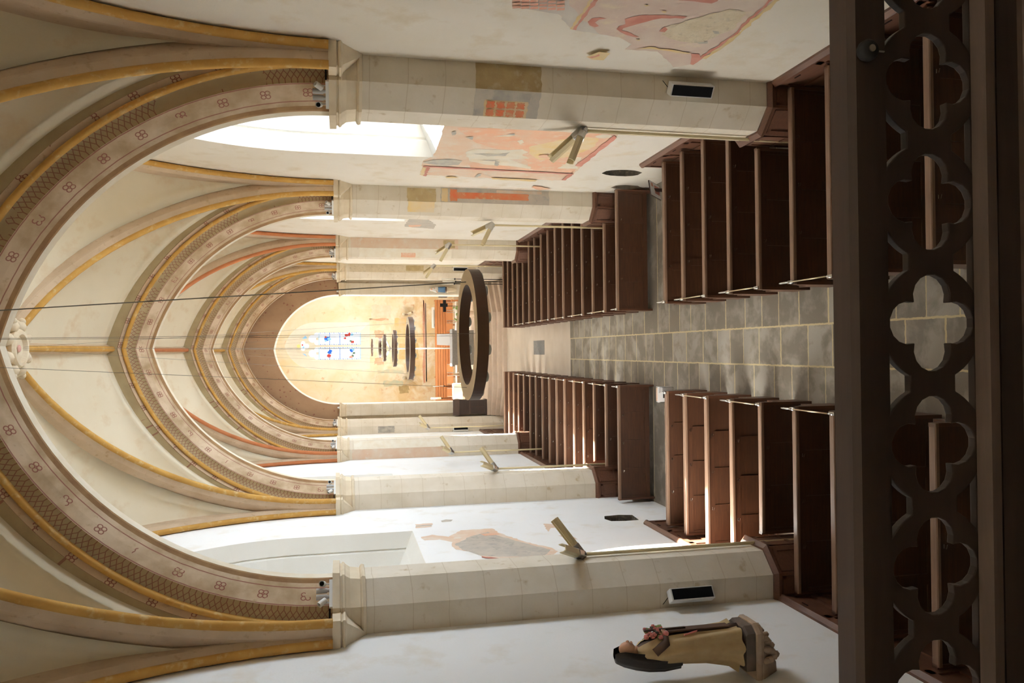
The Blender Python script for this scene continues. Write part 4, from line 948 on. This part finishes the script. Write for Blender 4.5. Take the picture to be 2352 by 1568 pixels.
ML = {'M0': 'large faded mauve and red mural high on the right wall near the loft', 'M1': 'orange and yellow mural of figures on the right wall below the bright window', 'M2': 'ragged grey and rose mural fragment on the left white wall', 'M3': 'small oblong rose paint trace left of the larger ragged fragment on the left wall', 'M4': 'tiny grey paint trace beside the second left pier', 'M5': 'faint pale paint trace above the left uplighter trough', 'M6': 'faint reddish paint trace behind the left uplighter trough', 'M7': 'torn grey and orange mural scrap on the right wall beyond the second pier'}
for k, layers in MUR.items():
    s = -1 if k in ('M2', 'M3', 'M4', 'M5', 'M6') else 1
    mb = MB(); mats = []; rr = random.Random(hash(k) % 97 if False else len(layers))
    for li, (mt, pl) in enumerate(layers):
        if mt not in mats: mats.append(mt)
        off = .002 + .0007 * li; P = []
        for i, p in enumerate(pl):
            q = pl[(i + 1) % len(pl)]; L = math.hypot(q[0] - p[0], q[1] - p[1]); n = max(1, min(12, int(L / .07)))
            for j in range(n):
                f = j / n; a = .018 if j and L > .2 else 0
                P.append((s * (HW - off), p[0] + (q[0] - p[0]) * f + rr.uniform(-a, a), p[1] + (q[1] - p[1]) * f + rr.uniform(-a, a)))
        mb.quad(P, mats.index(mt))
    o = mb.build('mural', [M[x] for x in mats]); tag(o, ML[k], 'mural')
def pier_patch(s, i, specs, label):
    d = PD[i]; F = [((s * (HW), d), (s * 3.03, d)), ((s * 3.03, d), (s * 2.78, d + .25)), ((s * 2.78, d + .25), (s * 2.78, d + .75))]
    mb = MB(); mats = []; rr = random.Random(i * 7 + s)
    for li, (f, a0, a1, z0, z1, mt) in enumerate(specs):
        if mt not in mats: mats.append(mt)
        p, q = F[f]; off = .002 + .0008 * li
        n = {0: (0, -1), 1: (-s * .7071, -.7071), 2: (-s, 0)}[f]
        pt = lambda a, z: (p[0] + (q[0] - p[0]) * a + n[0] * off, p[1] + (q[1] - p[1]) * a + n[1] * off, z)
        P = []; c = [(a0, z0), (a1, z0), (a1, z1), (a0, z1)]
        for k in range(4):
            u, v = c[k], c[(k + 1) % 4]; m = 6
            for j in range(m):
                w = j / m; ja = .02 if j and 0 < a0 and a1 < 1 else 0; jz = .012 if j else 0
                P.append(pt(u[0] + (v[0] - u[0]) * w + rr.uniform(-ja, ja), u[1] + (v[1] - u[1]) * w + (rr.uniform(-jz, jz) if k in (0, 2) else 0)))
        mb.quad(P, mats.index(mt))
    tag(mb.build('painted_patch', [M[x] for x in mats]), label, 'mural')
pier_patch(1, 0, [(0, 0, 1, 4.08, 4.89, 'dirtyochre'), (1, 0, 1, 4.08, 4.89, 'stone'), (1, .02, .4, 4.42, 4.66, 'grey'), (1, .08, .42, 4.2, 4.38, 'grey'), (1, .38, 1, 4.22, 4.76, 'yellow')] + [(1, .42 + .3 * b, .66 + .3 * b, 4.26 + .125 * k, 4.36 + .125 * k, 'brightred') for k in range(4) for b in (0, 1)] + [(1, .36, .98, 4.24, 4.75, 'yellow')][:0], 'ochre and red brick-pattern paint patch on the first pier on the right')
pier_patch(1, 1, [(0, .1, 1, 4.50, 5.1, 'dirtyochre'), (1, 0, .75, 4.52, 5.08, 'yellow'), (0, 0, 1, 2.04, 4.40, 'stone'), (0, .28, .72, 2.5, 4.2, 'brightred'), (0, .05, .95, 4.25, 4.38, 'yellow'), (0, .1, .9, 4.05, 4.2, 'brightred'), (0, .05, .25, 2.2, 3.2, 'rose')], 'tall vermilion strip and yellow rounded patch on the second pier on the right')
pier_patch(1, 2, [(0, 0, 1, 2.9, 6.15, 'rose'), (1, 0, 1, 3.1, 5.9, 'white'), (1, .45, .95, 4.2, 4.64, 'orange'), (0, .1, .9, 3.0, 3.35, 'dirtyochre')], 'rosy stain with a small orange block on the third pier on the right')
pier_patch(1, 3, [(0, 0, 1, 1.1, 6.1, 'roughplaster'), (0, .1, .8, 3.2, 3.9, 'dirtyochre')], 'yellowish stain on the fourth pier on the right')
pier_patch(-1, 2, [(0, 0, 1, 3.25, 6.15, 'rose'), (1, 0, .9, 3.25, 6.1, 'white')], 'pale rosy stain on the third pier on the left, rounded off low down')
pier_patch(-1, 3, [(0, .12, .95, 4.4, 5.05, 'grey'), (0, .5, .8, 4.5, 4.7, 'stone')], 'grey square paint trace on the fourth pier on the left')
def east_patch(specs, label, cat='mural'):
    mb = MB(); mats = []; rr = random.Random(len(label))
    for li, (mt, x0, x1, z0, z1) in enumerate(specs):
        if mt not in mats: mats.append(mt)
        c = [(x0, z0), (x1, z0), (x1, z1), (x0, z1)]; P = []
        for k in range(4):
            u, v = c[k], c[(k + 1) % 4]
            for j in range(5):
                w = j / 5; a = .05 if j else .02
                P.append((u[0] + (v[0] - u[0]) * w + rr.uniform(-a, a), 40.995 - li * .001, u[1] + (v[1] - u[1]) * w + rr.uniform(-a, a)))
        mb.quad(P, mats.index(mt))
    tag(mb.build('mural', [M[x] for x in mats]), label, cat)
east_patch([('orange', .62, .98, 4.28, 4.72)], 'small orange checked paint block right of the chandeliers on the end wall')
east_patch([('orange', -.76, -.44, 4.28, 4.75)], 'small orange checked paint block left of the chandeliers on the end wall')
east_patch([('yellow', .6, 1.6, 2.9, 3.7), ('ochre', -.5, .3, 2.5, 3.5), ('yellow', -1.4, -.6, 2.4, 3.0)], 'broad yellow ochre mural stain on the end wall behind the rings')
east_patch([('brick', -1.78, 2.54, 2.15, 2.24), ('mauve', -1.7, 2.4, 2.07, 2.12)], 'red horizontal painted line low on the end wall')
east_patch([('teal', -1.25, -1.05, 3.3, 4.6), ('teal', -1.9, -1.6, 3.3, 4.3), ('dirtyochre', -2.3, -1.9, 3.0, 3.5)], 'pale teal streaks on the left of the end wall')
east_patch([('orange', 1.5, 1.6, 4.0, 5.0), ('white', 1.65, 2.3, 3.9, 4.9)], 'orange framed pale mural on the right of the end wall')

# ------------------------------------------------------------------ chancel furniture
CZ = .6
t = thing('altar', 'dark grey stone altar block with a paler top in the chancel', 'altar', (.04, 35.2, CZ))
mb = MB(); mb.box(-.78, .78, -.35, .35, 0, .88); mb.build('block', M['greystone'], t)
mb = MB(); mb.box(-.84, .84, -.40, .40, .88, .98); mb.build('slab', M['greystone'], t)
t = thing('slatted_screen', 'long orange-brown screen of horizontal wooden slats at the back of the chancel', 'screen', (0, 39.0, CZ))
mb = MB()
for k in range(6): mb.box(-2.72, 2.45, -.02 - .0 * k, .02, .48 + k * .13, .59 + k * .13)
mb.build('slats', M['slat'], t)
mb = MB(); mb.box(-2.72, 2.45, .02, .05, .46, 1.25)
for x in (-2.7, -1.4, -.1, 1.2, 2.4): mb.box(x - .03, x + .03, .02, .08, 0, 1.28)
mb.build('frame', M['slat'], t)
mb = MB(); mb.box(-2.72, 2.45, -.45, -.02, .42, .46); mb.box(-2.7, -2.62, -.44, -.03, 0, .42); mb.box(2.35, 2.43, -.44, -.03, 0, .42); mb.build('bench_seat', M['slat'], t)
t = thing('hymn_board', 'narrow white board standing on top of the slatted screen', 'board', (1.56, 39.0, CZ + 1.27))
mb = MB(); mb.box(-.52, .52, -.015, .015, 0, .14); mb.build('panel', M['whitep'], t); mb = MB(); mb.box(-.48, .40, -.02, -.014, .015, .035); mb.build('slot', M['black'], t)
def stool(x, y, label):
    t = thing('pale_chair', label, 'chair', (x, y, CZ), 0, 'pale chairs in the chancel')
    mb = MB(); mb.box(-.22, .22, -.2, .2, .42, .45); mb.build('seat', M['whitep'], t)
    mb = MB(); mb.box(-.22, .22, .18, .2, .55, .85); mb.build('backrest', M['slat'], t)
    for sx in (-.2, .2):
        for sy in (-.18, .18):
            mb = MB(); mb.box(sx - .015, sx + .015, sy - .015, sy + .015, 0, .85 if sy > 0 else .42); mb.build('leg', M['steel'], t)
for k, x in enumerate((-2.1, -1.5, -.95, 1.05, 1.55, 2.05)): stool(x, 37.4, ['pale chair in the chancel, first from the left', 'pale chair in the chancel, second from the left', 'pale chair in the chancel just left of the altar', 'pale chair in the chancel just right of the altar', 'pale chair in the chancel, second from the right', 'pale chair in the chancel, first from the right'][k])
t = thing('presider_chair', 'grey upholstered chair back rising behind the altar', 'chair', (.45, 37.6, CZ))
mb = MB(); mb.box(-.3, .3, -.25, .25, .1, .48); mb.build('seat', M['greyp'], t); mb = MB(); mb.prism([(-.3, .48), (.3, .48), (.26, 1.3), (-.26, 1.3)], .2, .28, 'y'); mb.build('backrest', M['greyp'], t); mb = MB(); mb.box(-.28, .28, -.23, .23, 0, .1); mb.build('base', M['darkwood'], t)
t = thing('ambo', 'dark wooden lectern desk standing left of the chancel steps', 'lectern', (-2.38, 31.93, CZ))
mb = MB(); mb.box(-.33, .28, -.20, .22, 0, .1); mb.rings([[(-.30, -.17, .1), (.25, -.17, .1), (.25, .2, .1), (-.30, .2, .1)], [(-.31, -.18, .75), (.26, -.18, .75), (.26, .2, .75), (-.31, .2, .75)], [(-.34, -.21, 1.15), (.29, -.21, 1.15), (.29, .22, 1.15), (-.34, .22, 1.15)]]); mb.build('body', M['darkwood'], t)
mb = MB(); mb.prism([(-.26, 1.15), (.23, 1.15), (.26, 1.20), (-.26, 1.42)], -.35, .30, 'x'); mb.build('sloping_desk', M['oak'], t)
mb = MB(); mb.box(-.03, -.01, -.19, -.175, .12, .74); mb.box(-.30, .25, -.20, -.18, .68, .72); mb.build('panel_frame', M['oak'], t)
mb = MB(); mb.rings([[(.0, -.12, .1), (.26, -.12, .1), (.26, .12, -.01), (.0, .12, -.01)], [(.0, -.12, .14), (.26, -.12, .14), (.26, .12, .03), (.0, .12, .03)]])
tag(mb.build('open_book', M['paper'], None, False, (-2.42, 31.93, CZ + 1.27)), 'white open book lying on the dark lectern desk', 'book')
t = thing('credence_table', 'white covered side table beside the dark lectern', 'table', (-1.95, 35.6, CZ))
mb = MB(); mb.box(-.35, .35, -.25, .25, .82, .86); mb.build('tabletop', M['cloth'], t); mb = MB(); mb.box(-.36, .36, -.26, .26, .45, .82); mb.build('cloth_skirt', M['cloth'], t)
for sx in (-.32, .32):
    for sy in (-.22, .22):
        mb = MB(); mb.box(sx - .02, sx + .02, sy - .02, sy + .02, 0, .5); mb.build('leg', M['steel'], t)
def candle(x, y, h, label, group, hold=True, r=.03, z=CZ):
    t = thing('candle_stand', label, 'candle', (x, y, z), 0, group)
    mb = MB(); mb.lathe([(.11, 0), (.11, .015), (.015, .03), (.012, h - .06), (.03, h - .05), (.035, h), (.02, h)], 12); mb.build('holder', M['black'], t, False)
    mb = MB(); mb.tube([(0, 0, h), (0, 0, h + .5)], [r, r * .8], 10); mb.build('candle', M['wax'], t, True)
for k, (x, y, h) in enumerate(((2.76, 31.02, 2.02), (2.67, 31.08, 1.98), (2.57, 31.02, 2.04))): candle(x, y, h, ['tall white candle on a black stand by the right respond, nearest the wall', 'tall white candle on a black stand by the right respond, middle of three', 'tall white candle on a black stand by the right respond, nearest the aisle'][k], 'white candles by the right respond', z=0.0)
for k, (x, y, h) in enumerate(((-2.35, 37.2, 1.2), (-2.55, 37.5, 1.25), (-2.72, 37.2, 1.15))): candle(x, y, h, ['short thick white candle at the left end of the slatted screen, nearest the altar', 'short thick white candle at the left end of the slatted screen, middle one', 'short thick white candle at the left end of the slatted screen, nearest the wall'][k], 'white candles at the left of the screen', r=.06)
candle(-1.75, 36.6, 1.15, 'slim white candle on a thin stand in front of the orange screen, left side', None, r=.02)
t = thing('virgin_statue', 'small blue-robed statue on a bracket, right side of the chancel arch', 'statue', (2.42, 32.08, 2.18))
mb = MB(); loft(mb, [(.06, 0, 0, .12, .09, 1), (.3, 0, 0, .10, .08, 1), (.45, 0, 0, .11, .075, .6), (.55, 0, 0, .06, .05, 0)], 24, .06, 8); mb.build('blue_robe', M['bluerobe'], t, True)
mb = MB(); loft(mb, [(.36, .0, -.01, .12, .08, 1), (.48, .0, 0, .12, .08, .8), (.57, 0, 0, .07, .06, 0), (.66, 0, .01, .06, .06, 0), (.71, 0, .01, .02, .02, 0)], 24, .05, 7); mb.build('white_mantle', M['whitep'], t, True)
mb = MB(); mb.ball((0, -.045, .63), .042, 0, 10); mb.tube([(-.05, -.06, .45), (-.14, -.1, .38)], .018, 8); mb.ball((.05, -.07, .50), .03, 0, 8); mb.build('face_and_hands', M['skin'], t, True)
mb = MB(); mb.lathe([(.11, 0), (.11, .06), (.09, .065)], 14); mb.build('base', M['brownrobe'], t)
mb = MB(); mb.lathe([(.02, -.42), (.06, -.34), (.11, -.06), (.13, -.04), (.13, 0)], 14); o = mb.build('bracket', M['cap'], t); 
t = thing('music_stand', 'black music stand in front of the right end of the screen', 'stand', (2.0, 36.5, CZ))
mb = MB(); mb.tube([(0, 0, .02), (0, 0, 1.1)], .012, 8); mb.build('pole', M['black'], t)
mb = MB(); mb.box(-.28, .28, -.02, .02, 1.02, 1.16, 0, Matrix.Rotation(Rd(0), 4, 'X')); mb.box(-.04, .12, -.03, .03, .95, 1.3); mb.build('desk', M['black'], t)
for a in range(3):
    mb = MB(); mb.tube([(0, 0, .15), (.25 * math.cos(a * 2.1), .25 * math.sin(a * 2.1), .01)], .01, 6); mb.build('leg', M['black'], t)
t = thing('floor_monitor', 'small black cabinet at the right side of the chancel', 'loudspeaker', (2.62, 37.0, CZ))
mb = MB(); mb.box(-.18, .18, -.15, .15, .9, 1.3); mb.build('cabinet', M['black'], t, bevel=.01); mb = MB(); mb.tube([(0, 0, .0), (0, 0, .9)], .02, 8); mb.lathe([(.2, 0), (.2, .02), (.02, .03)], 14); mb.build('stand', M['black'], t)
t = thing('flower_arrangement', 'white and green flowers with an orange bloom right of the altar', 'flowers', (1.55, 34.4, CZ))
mb = MB(); mb.lathe([(.1, 0), (.14, .3), (.16, .32), (.12, .32)], 12); mb.build('pot', M['step'], t)
r = random.Random(2); g1, g2 = MB(), MB()
for k in range(34):
    p = (r.uniform(-.3, .3), r.uniform(-.25, .25), .35 + r.uniform(0, .65)); (g1 if k % 2 else g2).ball(p, r.uniform(.03, .07), 0, 6)
    if k % 3 == 0: g1.tube([(0, 0, .3), p], .008, 5)
g1.build('foliage', M['leafg'], t); g2.build('white_blooms', M['whitep'], t)
mb = MB(); mb.ball((-.1, -.22, .42), .06, 0, 8); mb.build('orange_bloom', M['orange'], t)
def wall_lamp(x, label):
    t = thing('wall_spotlight_pair', label, 'lamp', (x, 41.0, 3.05), 0, 'chrome wall lamps on the end wall')
    mb = MB(); mb.box(-.05, .05, -.04, 0, -.12, .12); mb.tube([(0, 0, 0), (0, -.22, 0)], .025, 8); mb.build('wall_plate', M['steel'], t)
    for sg, dx in ((1, 0), (-1, .05 if x > 0 else -.05)):
        rot = Vector((dx * 4, -.5, sg * .6)).to_track_quat('Z', 'Y').to_matrix().to_4x4(); rot.translation = (dx, -.22, sg * .12)
        mb = MB(); mb.lathe([(.04, -.17), (.095, -.14), (.10, .15), (.07, .15), (.002, .1)], 14, 0, (0, 0, 0), rot); mb.build('spot_head', M['chrome'], t, False)
wall_lamp(1.8, 'pair of chrome spotlights on the end wall, right of the rings')
wall_lamp(-1.48, 'pair of chrome spotlights on the end wall, left of the rings')
# floor grating and leaflet holders
mb = MB(); mb.box(-.02 - .235, -.02 + .235, 24.65, 26.1, .001, .004)
for k in range(12): mb.box(-.235 - .02, .215, 24.7 + k * .118, 24.74 + k * .118, .004, .006)
tag(mb.build('floor_slab', M['greystone']), 'dark rectangular slab set in the pale floor before the steps', 'slab')
t = thing('leaflet_box', 'white card leaflet box hung on the front left pew end', 'leaflet holder', (-.93, 13.26, .60))
mb = MB(); mb.box(-.14, .14, 0, .01, 0, .30); mb.box(-.14, .14, .16, .17, 0, .22); mb.box(-.14, .14, 0, .17, 0, .01); mb.box(-.14, -.13, 0, .17, 0, .26); mb.box(.13, .14, 0, .17, 0, .26); mb.build('tray', M['paper'], t)
mb = MB(); mb.box(-.12, .12, .02, .15, .02, .27); mb.build('leaflets', M['card'], t)
mb = MB(); mb.box(-.06, .06, -.004, .0, .17, .2); mb.build('hanger_slot', M['black'], t)
t = thing('information_stand', 'sloping pale printed board beside the right wall at the cross aisle', 'board', (3.0, 14.3, 0))
mt = Matrix.Translation((0, 0, .50)) @ Matrix.Rotation(Rd(18), 4, 'Z') @ Matrix.Rotation(Rd(35), 4, 'X')
mb = MB(); mb.box(-.16, .16, -.01, .01, -.22, .14, 0, mt); mb.build('board_frame', M['darkwood'], t)
mb = MB(); mb.box(-.15, .15, -.014, -.009, -.21, .13, 0, mt); mb.build('printed_sheet', M['paper'], t)
mb = MB(); mb.box(-.08, .10, -.016, -.013, -.18, -.02, 0, mt); mb.box(.05, .13, -.016, -.013, .02, .10, 0, mt); mb.build('printed_picture', M['rosered'], t)
mb = MB(); mb.box(-.03, .03, .0, .05, 0, .5); mb.box(-.15, .15, -.12, .15, 0, .02); mb.build('foot', M['darkwood'], t)

# ------------------------------------------------------------------ camera
f = 1801.; rl, ps, pt = Rd(.43), Rd(.652), Rd(12.4)
fw = Vector((math.sin(ps) * math.cos(pt), math.cos(ps) * math.cos(pt), -math.sin(pt)))
rt = Vector((math.cos(ps), -math.sin(ps), 0)); dn = fw.cross(rt)
ex = dn * math.cos(rl) - rt * math.sin(rl); ey = rt * math.cos(rl) + dn * math.sin(rl); ez = -fw
cam = bpy.data.cameras.new('camera'); co = bpy.data.objects.new('camera', cam); COL.objects.link(co)
cam.sensor_width = 36; cam.lens = f / 2352 * 36; cam.clip_start = .05; cam.clip_end = 200
co.matrix_world = Matrix(((ex.x, ey.x, ez.x, CX), (ex.y, ey.y, ez.y, 0), (ex.z, ey.z, ez.z, CH), (0, 0, 0, 1)))
S.camera = co

# ------------------------------------------------------------------ daylight
def area(name, loc, rot, sx, sy, pw, col, spread=180):
    l = bpy.data.lights.new(name, 'AREA'); l.shape = 'RECTANGLE'; l.size = sx; l.size_y = sy; l.energy = pw; l.color = col; l.spread = Rd(spread)
    o = bpy.data.objects.new(name, l); COL.objects.link(o); o.location = loc; o.rotation_euler = rot; return o
SKY = (.75, .87, 1.0)
for i, (c, zc, w, h) in GL.items():
    area('window_daylight', (HW + .80, c, zc), (0, PI / 2, 0), h * .95, w * .95, 210, SKY, 140)
for s in (1, -1):
    for c, w, zz, h in (((36.2, .75, 5.6, 2.0),) if s > 0 else ((36.2, 1.25, 5.3, 3.0),)):
        area('chancel_window_daylight', (s * (CW + .57), c, zz), (0, s * PI / 2, 0), h, w, 370, (.95, .97, 1))
sun = bpy.data.lights.new('sun', 'SUN'); sun.energy = 120; sun.angle = Rd(.6); sun.color = (1., .975, .94)
so = bpy.data.objects.new('sun', sun); COL.objects.link(so)
so.rotation_euler = Vector((-7.54, -1.3, -5.4)).to_track_quat('-Z', 'Y').to_euler(); so.location = (20, 20, 20)
w = bpy.data.worlds.new('sky'); S.world = w; w.use_nodes = True
bg = w.node_tree.nodes['Background']; bg.inputs[0].default_value = (.62, .78, 1., 1); bg.inputs[1].default_value = 1.0

S.view_settings.view_transform = 'Standard'; S.view_settings.look = 'None'; S.view_settings.gamma = 1; S.view_settings.use_curve_mapping = False
S.view_settings.exposure = 0.46
cy = S.cycles
cy.max_bounces = 10; cy.diffuse_bounces = 7; cy.glossy_bounces = 3; cy.transmission_bounces = 4; cy.transparent_max_bounces = 8
cy.caustics_reflective = False; cy.caustics_refractive = False; cy.sample_clamp_indirect = 6; cy.blur_glossy = 1.0
cy.use_denoising = True
try: cy.denoiser = 'OPENIMAGEDENOISE'
except Exception: pass
